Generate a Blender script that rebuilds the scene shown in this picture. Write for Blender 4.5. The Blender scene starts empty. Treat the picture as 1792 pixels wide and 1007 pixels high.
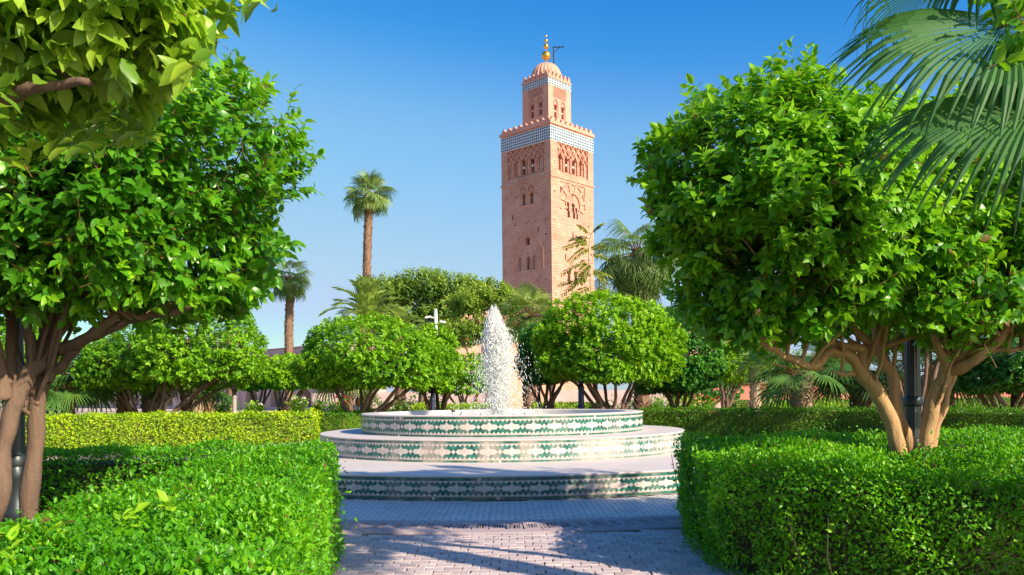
import bpy, bmesh, math
import numpy as np
from mathutils import Vector, Matrix, Quaternion
from mathutils.bvhtree import BVHTree
# ------------------------------------------------------------------ camera, world, sun
scene = bpy.context.scene
PI = math.pi
F, PX, PY, ROLL, CAMH = 1450.0, 896.0, 690.0, math.radians(0.6), 1.6
CR, SR = math.cos(ROLL), math.sin(ROLL)
cam_d = bpy.data.cameras.new('camera'); cam = bpy.data.objects.new('camera', cam_d)
scene.collection.objects.link(cam); scene.camera = cam
cam_d.sensor_width = 36.0; cam_d.lens = F / 1792 * 36.0
cam_d.shift_y = (PY - 503.5) / 1792.0
cam_d.clip_start = 0.05; cam_d.clip_end = 5000
M = Matrix(((CR, SR, 0), (0, 0, -1), (-SR, CR, 0))).to_4x4()
M.translation = (0, 0, CAMH); cam.matrix_world = M

SUN_AZ = math.radians(132.0)      # clockwise from +Y
SUN_EL = math.radians(28.0)
SUNV = Vector((math.sin(SUN_AZ) * math.cos(SUN_EL), math.cos(SUN_AZ) * math.cos(SUN_EL), math.sin(SUN_EL)))
world = bpy.data.worlds.new('World'); scene.world = world; world.use_nodes = True
wn = world.node_tree; wn.nodes.clear()
wo = wn.nodes.new('ShaderNodeOutputWorld'); wb = wn.nodes.new('ShaderNodeBackground')
sky = wn.nodes.new('ShaderNodeTexSky'); sky.sky_type = 'NISHITA'; sky.sun_disc = False
sky.sun_elevation = SUN_EL; sky.sun_rotation = SUN_AZ; sky.air_density = 1.0; sky.dust_density = 0.55; sky.ozone_density = 1.6
KS = 0.205                                       # raw sky radiance to picture value
v1 = wn.nodes.new('ShaderNodeVectorMath'); v1.operation = 'SCALE'; v1.inputs['Scale'].default_value = KS * 0.5
hs = wn.nodes.new('ShaderNodeHueSaturation'); hs.inputs['Saturation'].default_value = 1.22
cv = wn.nodes.new('ShaderNodeRGBCurve'); cv.mapping.extend = 'EXTRAPOLATED'; cv.mapping.use_clip = False
def setc(c, pts):
    while len(c.points) < len(pts): c.points.new(.5, .5)
    for p, (x, y) in zip(c.points, pts): p.location = (x / 2, y / 2)
setc(cv.mapping.curves[0], [(0, .02), (.155, .038), (.20, .12), (.262, .235), (.75, .50), (1.15, .57), (1.6, 1.25), (2, 2.0)])
setc(cv.mapping.curves[1], [(0, 0), (.30, .22), (.38, .31), (.55, .53), (.92, .66), (1.4, .75), (1.75, 1.4), (2, 2.0)])
setc(cv.mapping.curves[2], [(0, 0), (.50, .60), (.745, .80), (1.0, .90), (1.5, .94), (1.8, 1.5), (2, 2.0)])
cv.mapping.update()
v2 = wn.nodes.new('ShaderNodeVectorMath'); v2.operation = 'SCALE'
EXPO = 0.70
v2.inputs['Scale'].default_value = 2.0 / (0.15 * 2 ** EXPO)
wn.links.new(sky.outputs[0], hs.inputs['Color']); wn.links.new(hs.outputs[0], v1.inputs[0]); wn.links.new(v1.outputs[0], cv.inputs['Color'])
wn.links.new(cv.outputs[0], v2.inputs[0]); wn.links.new(v2.outputs[0], wb.inputs[0]); wb.inputs[1].default_value = 0.15
wn.links.new(wb.outputs[0], wo.inputs[0])
sun_d = bpy.data.lights.new('sun', 'SUN'); sun_d.energy = 5.0; sun_d.angle = math.radians(0.6); sun_d.color = (1.0, 0.87, 0.67)
sun = bpy.data.objects.new('sun', sun_d); scene.collection.objects.link(sun)
sun.rotation_euler = SUNV.to_track_quat('Z', 'Y').to_euler()
scene.view_settings.view_transform = 'Standard'; scene.view_settings.look = 'None'
scene.view_settings.gamma = 1.0; scene.view_settings.exposure = EXPO
scene.cycles.max_bounces = 8; scene.cycles.diffuse_bounces = 4; scene.cycles.transmission_bounces = 5
scene.cycles.use_denoising = True

# ------------------------------------------------------------------ helpers
COL = scene.collection
rng = np.random.default_rng(11)

def at(px, py, d):
    """the point at depth d (metres along +Y) that the photo shows at pixel px, py"""
    dx, dy = px - PX, PY - py
    return Vector(((CR * dx + SR * dy) / F * d, d, CAMH + (-SR * dx + CR * dy) / F * d))

def proj(P):
    P = np.asarray(P, float); X = P[:, 0]; Y = np.maximum(P[:, 1], 1e-3); Z = P[:, 2] - CAMH
    return PX + F * (CR * X - SR * Z) / Y, PY - F * (SR * X + CR * Z) / Y

def gnd(px, py):
    """ground point at a pixel"""
    dx, dy = px - PX, PY - py
    k = (-SR * dx + CR * dy) / F
    return at(px, py, -CAMH / k)

def setp(o, label=None, cat=None, group=None, kind=None):
    if label: o['label'] = label
    if cat: o['category'] = cat
    if group: o['group'] = group
    if kind: o['kind'] = kind
    return o

def thing(name, label, cat, loc=(0, 0, 0), group=None):
    o = bpy.data.objects.new(name, None); COL.objects.link(o); o.location = loc; o.empty_display_size = 0.2
    return setp(o, label, cat, group)

def origin(parent):
    v = Vector((0, 0, 0))
    while parent is not None:
        v += parent.location; parent = parent.parent
    return v

def link(name, me, mat=None, parent=None, **kw):
    """me is in world coordinates; it is moved into its parent's frame"""
    if mat is not None:
        for m in (mat if isinstance(mat, (list, tuple)) else [mat]): me.materials.append(m)
    o = bpy.data.objects.new(name, me); COL.objects.link(o)
    if parent is not None:
        org = origin(parent)
        if org.length > 0: me.transform(Matrix.Translation(-org))
        o.parent = parent
    return setp(o, **kw)

def npmesh(verts, faces_list, tint=None, smooth=False, midx=None):
    """faces_list: list of int arrays (n,k)"""
    me = bpy.data.meshes.new('m')
    verts = np.asarray(verts, np.float32)
    me.vertices.add(len(verts)); me.vertices.foreach_set('co', verts.ravel())
    fl = [np.asarray(f, np.int32) for f in faces_list if len(f)]
    lv = np.concatenate([f.ravel() for f in fl]); tot = np.concatenate([np.full(len(f), f.shape[1], np.int32) for f in fl])
    st = np.concatenate([[0], np.cumsum(tot)[:-1]]).astype(np.int32)
    me.loops.add(len(lv)); me.loops.foreach_set('vertex_index', lv)
    me.polygons.add(len(tot)); me.polygons.foreach_set('loop_start', st)
    me.polygons.foreach_set('use_smooth', np.full(len(tot), bool(smooth)))
    if midx is not None: me.polygons.foreach_set('material_index', np.asarray(midx, np.int32))
    me.update(calc_edges=True)
    if tint is not None:
        a = me.attributes.new('tint', 'FLOAT', 'POINT'); a.data.foreach_set('value', np.asarray(tint, np.float32))
    return me

class MB:
    """collects simple solids"""
    def __init__(s): s.v = []; s.f = {3: [], 4: []}; s.m = {3: [], 4: []}; s.n = 0
    def add(s, v, faces, mi=0):
        for f in faces:
            if len(f) in (3, 4): s.f[len(f)].append([i + s.n for i in f]); s.m[len(f)].append(mi)
            else:
                for k in range(1, len(f) - 1): s.f[3].append([f[0] + s.n, f[k] + s.n, f[k + 1] + s.n]); s.m[3].append(mi)
        s.v.extend([tuple(p) for p in v]); s.n += len(v)
    def box(s, c, sx, sy, sz, ax=None, mi=0):
        c = Vector(c); X, Y, Z = ax if ax else (Vector((1, 0, 0)), Vector((0, 1, 0)), Vector((0, 0, 1)))
        v = [c + X * (a * sx / 2) + Y * (b * sy / 2) + Z * (d * sz / 2) for d in (-1, 1) for b in (-1, 1) for a in (-1, 1)]
        s.add(v, [(0, 2, 3, 1), (4, 5, 7, 6), (0, 1, 5, 4), (2, 6, 7, 3), (0, 4, 6, 2), (1, 3, 7, 5)], mi)
    def prism(s, poly, vec, mi=0):
        """poly: list of Vectors, extruded by vec"""
        n = len(poly); v = list(poly) + [Vector(p) + vec for p in poly]
        s.add(v, [tuple(range(n))[::-1], tuple(range(n, 2 * n))] + [(i, (i + 1) % n, n + (i + 1) % n, n + i) for i in range(n)], mi)
    def tube(s, pts, rad, n=8, cap=True, mi=0):
        pts = [Vector(p) for p in pts]; rings = []
        up = Vector((0.13, 0.31, 0.94)); v = []
        for i, p in enumerate(pts):
            t = (pts[min(i + 1, len(pts) - 1)] - pts[max(i - 1, 0)]).normalized()
            a = t.cross(up)
            if a.length < 0.2: a = t.cross(Vector((1, 0, 0.1)))
            a.normalize(); b = a.cross(t)
            r = rad[i] if hasattr(rad, '__len__') else rad
            up = b
            for k in range(n):
                an = 2 * PI * k / n; v.append(p + (a * math.cos(an) + b * math.sin(an)) * r)
        f = [(i * n + k, i * n + (k + 1) % n, (i + 1) * n + (k + 1) % n, (i + 1) * n + k) for i in range(len(pts) - 1) for k in range(n)]
        if cap: f += [tuple(range(n))[::-1], tuple(range((len(pts) - 1) * n, len(pts) * n))]
        s.add(v, f, mi)
    def lathe(s, c, prof, n=24, mi=0, a0=0, a1=2 * PI):
        """prof: (r, z) list"""
        c = Vector(c); full = abs(a1 - a0 - 2 * PI) < 1e-6; m = n if full else n + 1
        v = [c + Vector((r * math.cos(a0 + (a1 - a0) * k / n), r * math.sin(a0 + (a1 - a0) * k / n), z)) for r, z in prof for k in range(m)]
        f = [(i * m + k, i * m + (k + 1) % m, (i + 1) * m + (k + 1) % m, (i + 1) * m + k) for i in range(len(prof) - 1) for k in range(n)]
        s.add(v, f, mi)
    def build(s, name, mat=None, parent=None, smooth=False, **kw):
        me = npmesh(s.v, [np.array(s.f[k]).reshape(-1, k) for k in (3, 4)], smooth=smooth, midx=s.m[3] + s.m[4])
        return link(name, me, mat, parent, **kw)

def autosmooth(o, ang=40):
    me = o.data; me.polygons.foreach_set('use_smooth', np.ones(len(me.polygons), bool))
    try: me.set_sharp_from_angle(angle=math.radians(ang))
    except Exception: pass
    return o

# ------------------------------------------------------------------ materials
class Mat:
    def __init__(s, name):
        s.m = bpy.data.materials.new(name); s.m.use_nodes = True; s.t = s.m.node_tree; s.t.nodes.clear()
        s.out = s.t.nodes.new('ShaderNodeOutputMaterial')
    def n(s, typ, **kw):
        nd = s.t.nodes.new('ShaderNode' + typ)
        for k, v in kw.items():
            if k in nd.inputs.keys(): nd.inputs[k].default_value = v
            else: setattr(nd, k, v)
        return nd
    def l(s, a, b): s.t.links.new(a, b)
    def mix(s, fac, a, b, blend='MIX'):
        nd = s.t.nodes.new('ShaderNodeMix'); nd.data_type = 'RGBA'; nd.blend_type = blend
        for i, x in ((0, fac), (6, a), (7, b)):
            if isinstance(x, (float, int)): nd.inputs[i].default_value = x
            elif isinstance(x, tuple): nd.inputs[i].default_value = (*x, 1) if len(x) == 3 else x
            else: s.l(x, nd.inputs[i])
        return nd.outputs[2]
    def math(s, op, a, b=0.0, clamp=False):
        nd = s.t.nodes.new('ShaderNodeMath'); nd.operation = op; nd.use_clamp = clamp
        for i, x in ((0, a), (1, b)):
            if isinstance(x, (float, int)): nd.inputs[i].default_value = x
            else: s.l(x, nd.inputs[i])
        return nd.outputs[0]
    def coord(s): return s.n('TexCoord').outputs['Object']
    def noise(s, scale, detail=4, rough=0.55, vec=None, w=None):
        nd = s.n('TexNoise', Scale=scale, Detail=detail, Roughness=rough)
        s.l(vec if vec is not None else s.coord(), nd.inputs['Vector']); return nd.outputs['Fac']
    def ramp(s, fac, stops):
        nd = s.n('ValToRGB'); cr = nd.color_ramp
        while len(cr.elements) < len(stops): cr.elements.new(0.5)
        for e, (p, c) in zip(cr.elements, stops): e.position = p; e.color = (*c, 1) if len(c) == 3 else c
        s.l(fac, nd.inputs[0]); return nd.outputs[0]
    def bump(s, h, strength=0.3, dist=0.02):
        nd = s.n('Bump', Strength=strength, Distance=dist); s.l(h, nd.inputs['Height']); return nd.outputs[0]
    def pbr(s, col, rough=0.7, normal=None, metal=0.0, spec=0.5, **kw):
        p = s.n('BsdfPrincipled'); p.inputs['Roughness'].default_value = rough if isinstance(rough, float) else 0.5
        if not isinstance(rough, float): s.l(rough, p.inputs['Roughness'])
        if isinstance(col, tuple): p.inputs['Base Color'].default_value = (*col, 1)
        else: s.l(col, p.inputs['Base Color'])
        p.inputs['Metallic'].default_value = metal; p.inputs['Specular IOR Level'].default_value = spec
        for k, v in kw.items(): p.inputs[k.replace('_', ' ')].default_value = v
        if normal is not None: s.l(normal, p.inputs['Normal'])
        s.l(p.outputs[0], s.out.inputs[0]); return p

def leafmat(name, dark, mid, young, trans, rough=0.42, tfac=0.38, spec=0.45):
    m = Mat(name); t = m.n('Attribute', attribute_name='tint').outputs['Fac']
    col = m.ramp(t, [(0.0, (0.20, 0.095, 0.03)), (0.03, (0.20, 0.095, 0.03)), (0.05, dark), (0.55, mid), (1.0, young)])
    p = m.pbr(col, rough, spec=spec)
    tr = m.n('BsdfTranslucent'); m.l(m.mix(0.45, col, trans), tr.inputs[0])
    # translucent colour a little brighter than the blade
    mx = m.n('MixShader', Fac=tfac); m.l(p.outputs[0], mx.inputs[1]); m.l(tr.outputs[0], mx.inputs[2])
    m.l(mx.outputs[0], m.out.inputs[0]); return m.m

def plain(name, col, rough=0.6, metal=0.0, var=0.15, scale=6.0, bump=0.1, spec=0.5, bd=0.01):
    m = Mat(name); f = m.noise(scale, 5)
    c = m.mix(m.math('MULTIPLY', m.math('SUBTRACT', f, 0.5), 2.0 * var), col, tuple(min(1, x * 1.6) for x in col))
    c = m.ramp(f, [(0.25, tuple(x * (1 - var) for x in col)), (0.75, tuple(min(1, x * (1 + var)) for x in col))])
    m.pbr(c, rough, m.bump(f, bump, bd), metal, spec); return m.m

MAT = {}
MAT['citrus'] = leafmat('citrus_leaf', (0.026, 0.135, 0.010), (0.100, 0.330, 0.014), (0.270, 0.540, 0.018), (0.40, 0.78, 0.01), 0.34, 0.42)
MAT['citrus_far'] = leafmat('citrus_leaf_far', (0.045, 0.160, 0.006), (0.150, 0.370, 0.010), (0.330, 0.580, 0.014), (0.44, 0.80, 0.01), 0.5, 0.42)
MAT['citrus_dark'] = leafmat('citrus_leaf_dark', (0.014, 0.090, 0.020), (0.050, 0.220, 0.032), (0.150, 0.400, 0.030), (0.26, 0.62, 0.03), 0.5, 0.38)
MAT['near'] = leafmat('citrus_leaf_near', (0.045, 0.150, 0.014), (0.160, 0.330, 0.030), (0.400, 0.580, 0.045), (0.46, 0.74, 0.02), 0.38, 0.45, 0.45)
MAT['hedge'] = leafmat('hedge_leaf', (0.040, 0.190, 0.006), (0.115, 0.400, 0.008), (0.270, 0.580, 0.012), (0.36, 0.76, 0.01), 0.36, 0.42)
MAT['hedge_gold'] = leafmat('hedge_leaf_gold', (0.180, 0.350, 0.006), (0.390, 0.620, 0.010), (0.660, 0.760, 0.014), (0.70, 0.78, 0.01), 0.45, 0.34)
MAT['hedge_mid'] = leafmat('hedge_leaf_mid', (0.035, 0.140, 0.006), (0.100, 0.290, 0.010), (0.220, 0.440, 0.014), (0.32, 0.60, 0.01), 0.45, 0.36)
MAT['feather'] = leafmat('feathery_leaf', (0.060, 0.150, 0.040), (0.170, 0.310, 0.045), (0.360, 0.500, 0.050), (0.42, 0.62, 0.04), 0.55, 0.38)
MAT['palm'] = leafmat('palm_leaf', (0.022, 0.090, 0.024), (0.058, 0.180, 0.036), (0.190, 0.320, 0.045), (0.22, 0.46, 0.04), 0.55, 0.34, 0.3)
MAT['palm_far'] = leafmat('palm_leaf_far', (0.070, 0.150, 0.030), (0.170, 0.280, 0.055), (0.420, 0.500, 0.140), (0.40, 0.52, 0.08), 0.5, 0.34)
MAT['palm_gold'] = leafmat('palm_leaf_gold', (0.170, 0.280, 0.045), (0.340, 0.460, 0.080), (0.560, 0.620, 0.160), (0.50, 0.62, 0.10), 0.5, 0.36)
MAT['sapling'] = leafmat('sapling_leaf', (0.07, 0.13, 0.015), (0.18, 0.25, 0.02), (0.44, 0.38, 0.05), (0.46, 0.48, 0.03), 0.5, 0.38)

def bark(name, a, b, scale=9.0):
    m = Mat(name); co = m.coord()
    mp = m.n('Mapping'); m.l(co, mp.inputs[0]); mp.inputs['Scale'].default_value = (1, 1, 0.22)
    f = m.noise(scale, 9, 0.7, mp.outputs[0]); g = m.noise(2.3, 4); k = m.noise(scale * 5, 6, 0.7)
    c = m.mix(g, m.ramp(f, [(0.30, tuple(x * 0.42 for x in a)), (0.50, a), (0.75, tuple(x * 1.4 for x in a))]), b)
    c = m.mix(m.math('MULTIPLY', m.ramp(k, [(.58, (0, 0, 0)), (.70, (1, 1, 1))]), 0.30), c, (0.42, 0.38, 0.32))
    h = m.math('ADD', f, m.math('MULTIPLY', k, .45))
    m.pbr(c, 0.88, m.bump(h, 0.9, 0.025), spec=0.2); return m.m
MAT['bark'] = bark('citrus_bark_sunlit', (0.50, 0.300, 0.135), (0.38, 0.235, 0.120))  # warm copy: sunlight on the right trunks put into the bark colour
MAT['bark_shade'] = bark('citrus_bark_shaded', (0.20, 0.125, 0.085), (0.15, 0.10, 0.07))  # dark copy: shade on the left trunks put into the bark colour
MAT['twig'] = plain('green_twig', (0.12, 0.12, 0.03), 0.7)
MAT['twig_b'] = plain('brown_twig', (0.16, 0.085, 0.035), 0.8)
MAT['ptrunk'] = bark('palm_trunk', (0.27, 0.165, 0.11), (0.22, 0.125, 0.08), 5.0)
MAT['ptrunk_pale'] = bark('palm_trunk_pale', (0.55, 0.42, 0.30), (0.36, 0.24, 0.15), 5.0)
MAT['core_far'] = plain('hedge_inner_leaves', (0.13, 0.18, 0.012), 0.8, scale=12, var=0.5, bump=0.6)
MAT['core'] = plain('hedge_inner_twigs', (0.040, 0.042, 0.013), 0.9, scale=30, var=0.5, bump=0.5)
# ------------------------------------------------------------------ foliage
def smooth_noise(D, seed, freq, k=7):
    r = np.random.default_rng(seed); W = r.normal(size=(k, 3)) * freq; ph = r.uniform(0, 6.28, k)
    return np.cos(D @ W.T + ph).sum(1) / math.sqrt(k)

def unit(a): return a / np.maximum(np.linalg.norm(a, axis=-1, keepdims=True), 1e-9)

def tmpl(kind, cup=0.18, bend=0.16, w=0.26):
    """leaf template: x across, y along (0..1), z up.  verts, tris, quads"""
    if kind == 'T8':
        m = [(0, 0.0, 0), (0, .33, .02), (0, .68, -.03), (0, 1.0, -.14)]
        v = [(x, y, z - bend * y * y) for x, y, z in m]
        for s in (-1, 1): v += [(s * w * .84, .21, cup * .45 - bend * .05), (s * w * .93, .60, cup * .5 - bend * .36)]
        q = [(1, 4, 5, 2), (1, 2, 7, 6)]; t = [(0, 4, 1), (2, 5, 3), (0, 1, 6), (2, 3, 7)]
        return np.array(v, float), np.array(t), np.array(q)
    if kind == 'T16':
        ys = [0, .14, .36, .6, .82, 1.0]; ws = [0, .62, 1.0, .92, .52, 0]
        v = [(0, y, -bend * y * y) for y in ys]; n = len(ys); t = []; q = []
        for s in (-1, 1):
            b = len(v); v += [(s * w * ws[i], ys[i] - .02, cup * ws[i] * .5 - bend * ys[i] ** 2 + .015 * ((i % 2) * 2 - 1)) for i in range(1, n - 1)]
            for i in range(1, n - 2): q.append((i, b + i - 1, b + i, i + 1) if s < 0 else (i, i + 1, b + i, b + i - 1))
            t.append((0, b, 1) if s < 0 else (0, 1, b)); t.append((n - 2, b + n - 3, n - 1) if s < 0 else (n - 2, n - 1, b + n - 3))
        return np.array(v, float), np.array(t), np.array(q)
    v = [(0, 0, 0), (0, 1, -bend)]
    for s in (-1, 1): v += [(s * w, .3, cup * .5), (s * w * .75, .7, cup * .4 - bend * .5)]
    return np.array(v, float), np.zeros((0, 3), int), np.array([(0, 2, 3, 1), (0, 1, 5, 4)])

class Leaves:
    def __init__(s): s.P = []; s.D = []; s.N = []; s.L = []; s.T = []
    def add(s, P, D, N, L, T):
        s.P.append(P); s.D.append(D); s.N.append(N); s.L.append(np.broadcast_to(L, (len(P),)).astype(float)); s.T.append(np.broadcast_to(T, (len(P),)).astype(float))
    def done(s):
        s.P = np.concatenate(s.P); s.D = unit(np.concatenate(s.D)); N = np.concatenate(s.N)
        s.L = np.concatenate(s.L); s.T = np.clip(np.concatenate(s.T), 0.06, 1); rb = np.random.default_rng(len(s.T)); s.T[(rb.uniform(size=len(s.T)) < .012 * (1 + 2 * (smooth_noise(s.P, 5, 2.5) > 1)))] = 0.0; s.T[rb.uniform(size=len(s.T)) < .02] = 1.0
        S = np.cross(s.D, N); bad = np.linalg.norm(S, axis=1) < 1e-4; S[bad] = np.cross(s.D[bad], np.array([.3, .5, .8]))
        s.S = unit(S); s.N = np.cross(s.S, s.D); return s
    def keep(s, m):
        for k in 'PDNLTS': setattr(s, k, getattr(s, k)[m])
    def mesh(s, tm, smooth=True):
        V, t, q = tm; n, k = len(s.P), len(V)
        co = s.P[:, None, :] + s.L[:, None, None] * (V[None, :, 0:1] * s.S[:, None, :] + V[None, :, 1:2] * s.D[:, None, :] + V[None, :, 2:3] * s.N[:, None, :])
        off = (np.arange(n) * k)[:, None, None]
        fs = [(f[None] + off).reshape(-1, f.shape[1]) for f in (t, q) if len(f)]
        return npmesh(co.reshape(-1, 3), fs, np.repeat(s.T, k), smooth)

def pick_visible(lv, n, cell=9.0, dmin=0.5):
    """indices of the n leaves that show largest in the photograph"""
    C = lv.P + lv.D * lv.L[:, None] * 0.5
    x, y = proj(C); ok = (x > 5) & (x < 1787) & (y > 5) & (y < 1002) & (C[:, 1] > dmin)
    idx = np.nonzero(ok)[0]
    key = (x[idx] // cell).astype(int) * 1000 + (y[idx] // cell).astype(int)
    order = np.lexsort((C[idx, 1], key)); k2 = key[order]; first = np.concatenate([[True], k2[1:] != k2[:-1]])
    idx = idx[order[first]]
    V = np.array([0, 0, CAMH]) - C[idx]
    size = lv.L[idx] / C[idx, 1] * (0.25 + np.abs((unit(V) * lv.N[idx]).sum(1)))
    return idx[np.argsort(-size)[:n]]

def individual_leaves(root, lv, idx, kind, mat, nv=6, **tk):
    """the chosen leaves as parts of their plant, sharing a few meshes"""
    base = []
    ts = np.maximum(np.quantile(lv.T, np.linspace(0.08, 0.97, nv)), .06)
    for k in range(nv):
        V, t, q = tmpl(kind, **{**tk, 'cup': 0.10 + 0.05 * k, 'bend': 0.08 + 0.05 * ((k * 3) % nv)})
        me = npmesh(V, [t, q], np.full(len(V), ts[k]), True); me.materials.append(mat); base.append(me)
    org = np.array(origin(root))
    for i in idx:
        k = int(np.argmin(np.abs(ts - lv.T[i])))
        o = bpy.data.objects.new('leaf', base[k]); COL.objects.link(o); o.parent = root
        L = lv.L[i]; X, Y, Z, P = lv.S[i] * L, lv.D[i] * L, lv.N[i] * L, lv.P[i] - org
        o.matrix_basis = Matrix(((X[0], Y[0], Z[0], P[0]), (X[1], Y[1], Z[1], P[1]), (X[2], Y[2], Z[2], P[2]), (0, 0, 0, 1)))

def shoots(lv, tw, B, D, length, nl, L, tint, r, spread=0.9, droop=0.25, start=0.15):
    """leafy shoots from points B along D; nl leaves each"""
    n = len(B); length = np.broadcast_to(length, (n,))
    a = unit(np.cross(D, r.normal(size=(n, 3)))); b = np.cross(D, a); ph = r.uniform(0, 6.28, n); sv = r.normal(0, .13, n)
    for k in range(nl):
        t = start + (1 - start) * (k + r.uniform(-.3, .3, n)) / max(nl - 1, 1)
        an = ph + k * 2.4 + r.normal(0, .3, n)
        rad = a * np.cos(an)[:, None] + b * np.sin(an)[:, None]
        P = B + D * (t * length)[:, None]; P[:, 2] -= 0.12 * length * t * t * droop * 2
        w = (spread * (1.15 - 0.75 * t))[:, None]
        Dl = D * 0.55 + rad * w + r.normal(0, .12, (n, 3)); Dl[:, 2] -= droop * r.uniform(.4, 1.6, n)
        Nl = D * 0.9 + np.array([0, 0, .45]) - rad * 0.25 + r.normal(0, .28, (n, 3))
        lv.add(P, Dl, Nl, L * r.uniform(.68, 1.18, n) * (1 - .25 * np.abs(t - .5)), tint + sv + r.normal(0, .09, n) + .42 * (t - .5))
    if tw is not None:
        tw.append((B, B + D * length[:, None] * .9))

def twig_mesh(tw, rad=0.004):
    A = np.concatenate([x[0] for x in tw]); Bq = np.concatenate([x[1] for x in tw]); n = len(A)
    D = unit(Bq - A); a = unit(np.cross(D, np.array([.21, .33, .9]))); b = np.cross(D, a)
    co = np.zeros((n, 6, 3))
    for k in range(3):
        o = (a * math.cos(k * 2.094) + b * math.sin(k * 2.094)) * rad
        co[:, k] = A - D * 0.03 + o; co[:, 3 + k] = Bq + o * 0.4
    f = np.array([(0, 1, 4, 3), (1, 2, 5, 4), (2, 0, 3, 5)])
    return npmesh(co.reshape(-1, 3), [(f[None] + (np.arange(n) * 6)[:, None, None]).reshape(-1, 4)])

def crown_points(c, R, n, seed, lump=0.10, bottom=-0.45, bias=0.6, lumps2=0.05, gap=-9.0):
    """points on a lumpy ellipsoid, thinner at the back; returns pos, outward normal"""
    r = np.random.default_rng(seed); c = np.array(c); R = np.array(R)
    D = unit(r.normal(size=(int(n * 4.5), 3)))
    tocam = unit(np.array([0, 0, CAMH]) - c)
    Nn = unit(D / R); w = np.where((Nn @ tocam) > -0.25, 1.0, 1 - bias)
    m = (r.uniform(size=len(D)) < w) & ((smooth_noise(D, seed + 7, 9.0) > gap) | (r.uniform(size=len(D)) < .12)); D = D[m][:n]; Nn = Nn[m][:n]
    s = 1 + lump * smooth_noise(D, seed + 1, 2.6) + lumps2 * smooth_noise(D, seed + 2, 7.0)
    Dz = D.copy(); z = Dz[:, 2]; low = z < bottom; Dz[low, 2] = bottom + (z[low] - bottom) * 0.25
    return c + Dz * R * s[:, None], Nn, r

def crown(lv, tw, c, R, n, seed, L=0.10, nl=9, sl=0.30, tint=0.5, spread=0.9, droop=0.25, **kw):
    P, Nn, r = crown_points(c, R, n, seed, **kw); n = len(P)
    D = unit(Nn * 0.75 + np.array([0, 0, .45]) + r.normal(0, .33, (n, 3)))
    depth = np.where(r.uniform(size=n) < 0.72, r.uniform(-.05, .18, n), r.uniform(.2, .95, n))
    length = sl * r.uniform(.6, 1.35, n)
    B = P - Nn * depth[:, None] - D * length[:, None]
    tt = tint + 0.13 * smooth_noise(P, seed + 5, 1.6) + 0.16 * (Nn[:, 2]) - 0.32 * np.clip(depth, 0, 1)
    shoots(lv, tw, B, D, length, nl, L, tt, r, spread, droop)

def limb_curve(pts, n=5, wob=0.0, r=None):
    """Catmull-Rom through pts"""
    pts = [Vector(p) for p in pts]; q = [pts[0] * 2 - pts[1]] + pts + [pts[-1] * 2 - pts[-2]]; out = []
    for i in range(1, len(q) - 2):
        for k in range(n):
            t = k / n; a, b, c, d = q[i - 1], q[i], q[i + 1], q[i + 2]
            p = 0.5 * ((2 * b) + (c - a) * t + (2 * a - 5 * b + 4 * c - d) * t * t + (3 * b - 3 * c + d - a) * t ** 3)
            if wob and r is not None: p = p + Vector(r.normal(0, wob, 3))
            out.append(p)
    out.append(pts[-1]); return out

def limb(root, name, pts, r0, r1, mat, seed=0, n=9, sides=12, wob=0.0035, knots=0, **kw):
    r = np.random.default_rng(seed); c = limb_curve(pts, n, 0, r); m = MB()
    wv = r.normal(0, wob, (3, 3)); c = [p + Vector(wv[0] * math.sin(i * .9) + wv[1] * math.sin(i * .37 + 1) * 2 + wv[2] * math.sin(i * .6 + 2)) * min(1, i / 4) for i, p in enumerate(c)]
    k = len(c); rad = [(r0 + (r1 - r0) * (i / (k - 1)) ** 0.8) * (1 + .05 * math.sin(i * .8 + seed)) for i in range(k)]
    m.tube(c, rad, sides)
    for _ in range(knots):
        i = int(r.integers(1, k - 1)); d = Vector(r.normal(size=3)).normalized()
        m.tube([c[i], c[i] + d * rad[i] * .95, c[i] + d * rad[i] * 1.35], [rad[i] * .5, rad[i] * .4, rad[i] * .3], 7)
    V_ = np.array([tuple(p) for p in m.v]); C_ = np.repeat(np.array([tuple(p) for p in c]), sides, 0); nv = len(C_)
    Q_ = C_ * .35 + (V_[:nv] - C_) * 1.6; dsp = .10 * smooth_noise(Q_, seed, 9.0) + .05 * smooth_noise(Q_, seed + 3, 26.0) + .03 * smooth_noise(V_[:nv], seed + 4, 5.0)
    V_[:nv] = C_ + (V_[:nv] - C_) * (1 + dsp)[:, None]; m.v = [tuple(p) for p in V_]
    o = m.build(name, mat, root, smooth=True, **kw)
    return c, rad

def sub_branches(root, starts, c, R, mat, n, seed, r0=0.03, kind='stuff'):
    """fine branches inside the crown, one part"""
    r = np.random.default_rng(seed); m = MB(); c = Vector(c)
    for _ in range(n):
        s = Vector(starts[int(r.integers(len(starts)))])
        d = Vector(r.normal(size=3)); d.z = abs(d.z) * .8; d.normalize()
        e = c + Vector((d.x * R[0], d.y * R[1], d.z * R[2])) * .88
        mid = s.lerp(e, .45) + Vector(r.normal(0, .12, 3)) * R[0] * .5; mid.z -= .05 * R[2]
        cv = limb_curve([s, mid, e], 5, 0.012, r); k = len(cv)
        m.tube(cv, [r0 * (1 - .85 * i / k) for i in range(k)], 5, cap=False)
    return m.build('fine_branches', mat, root, smooth=True, kind=kind)

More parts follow.
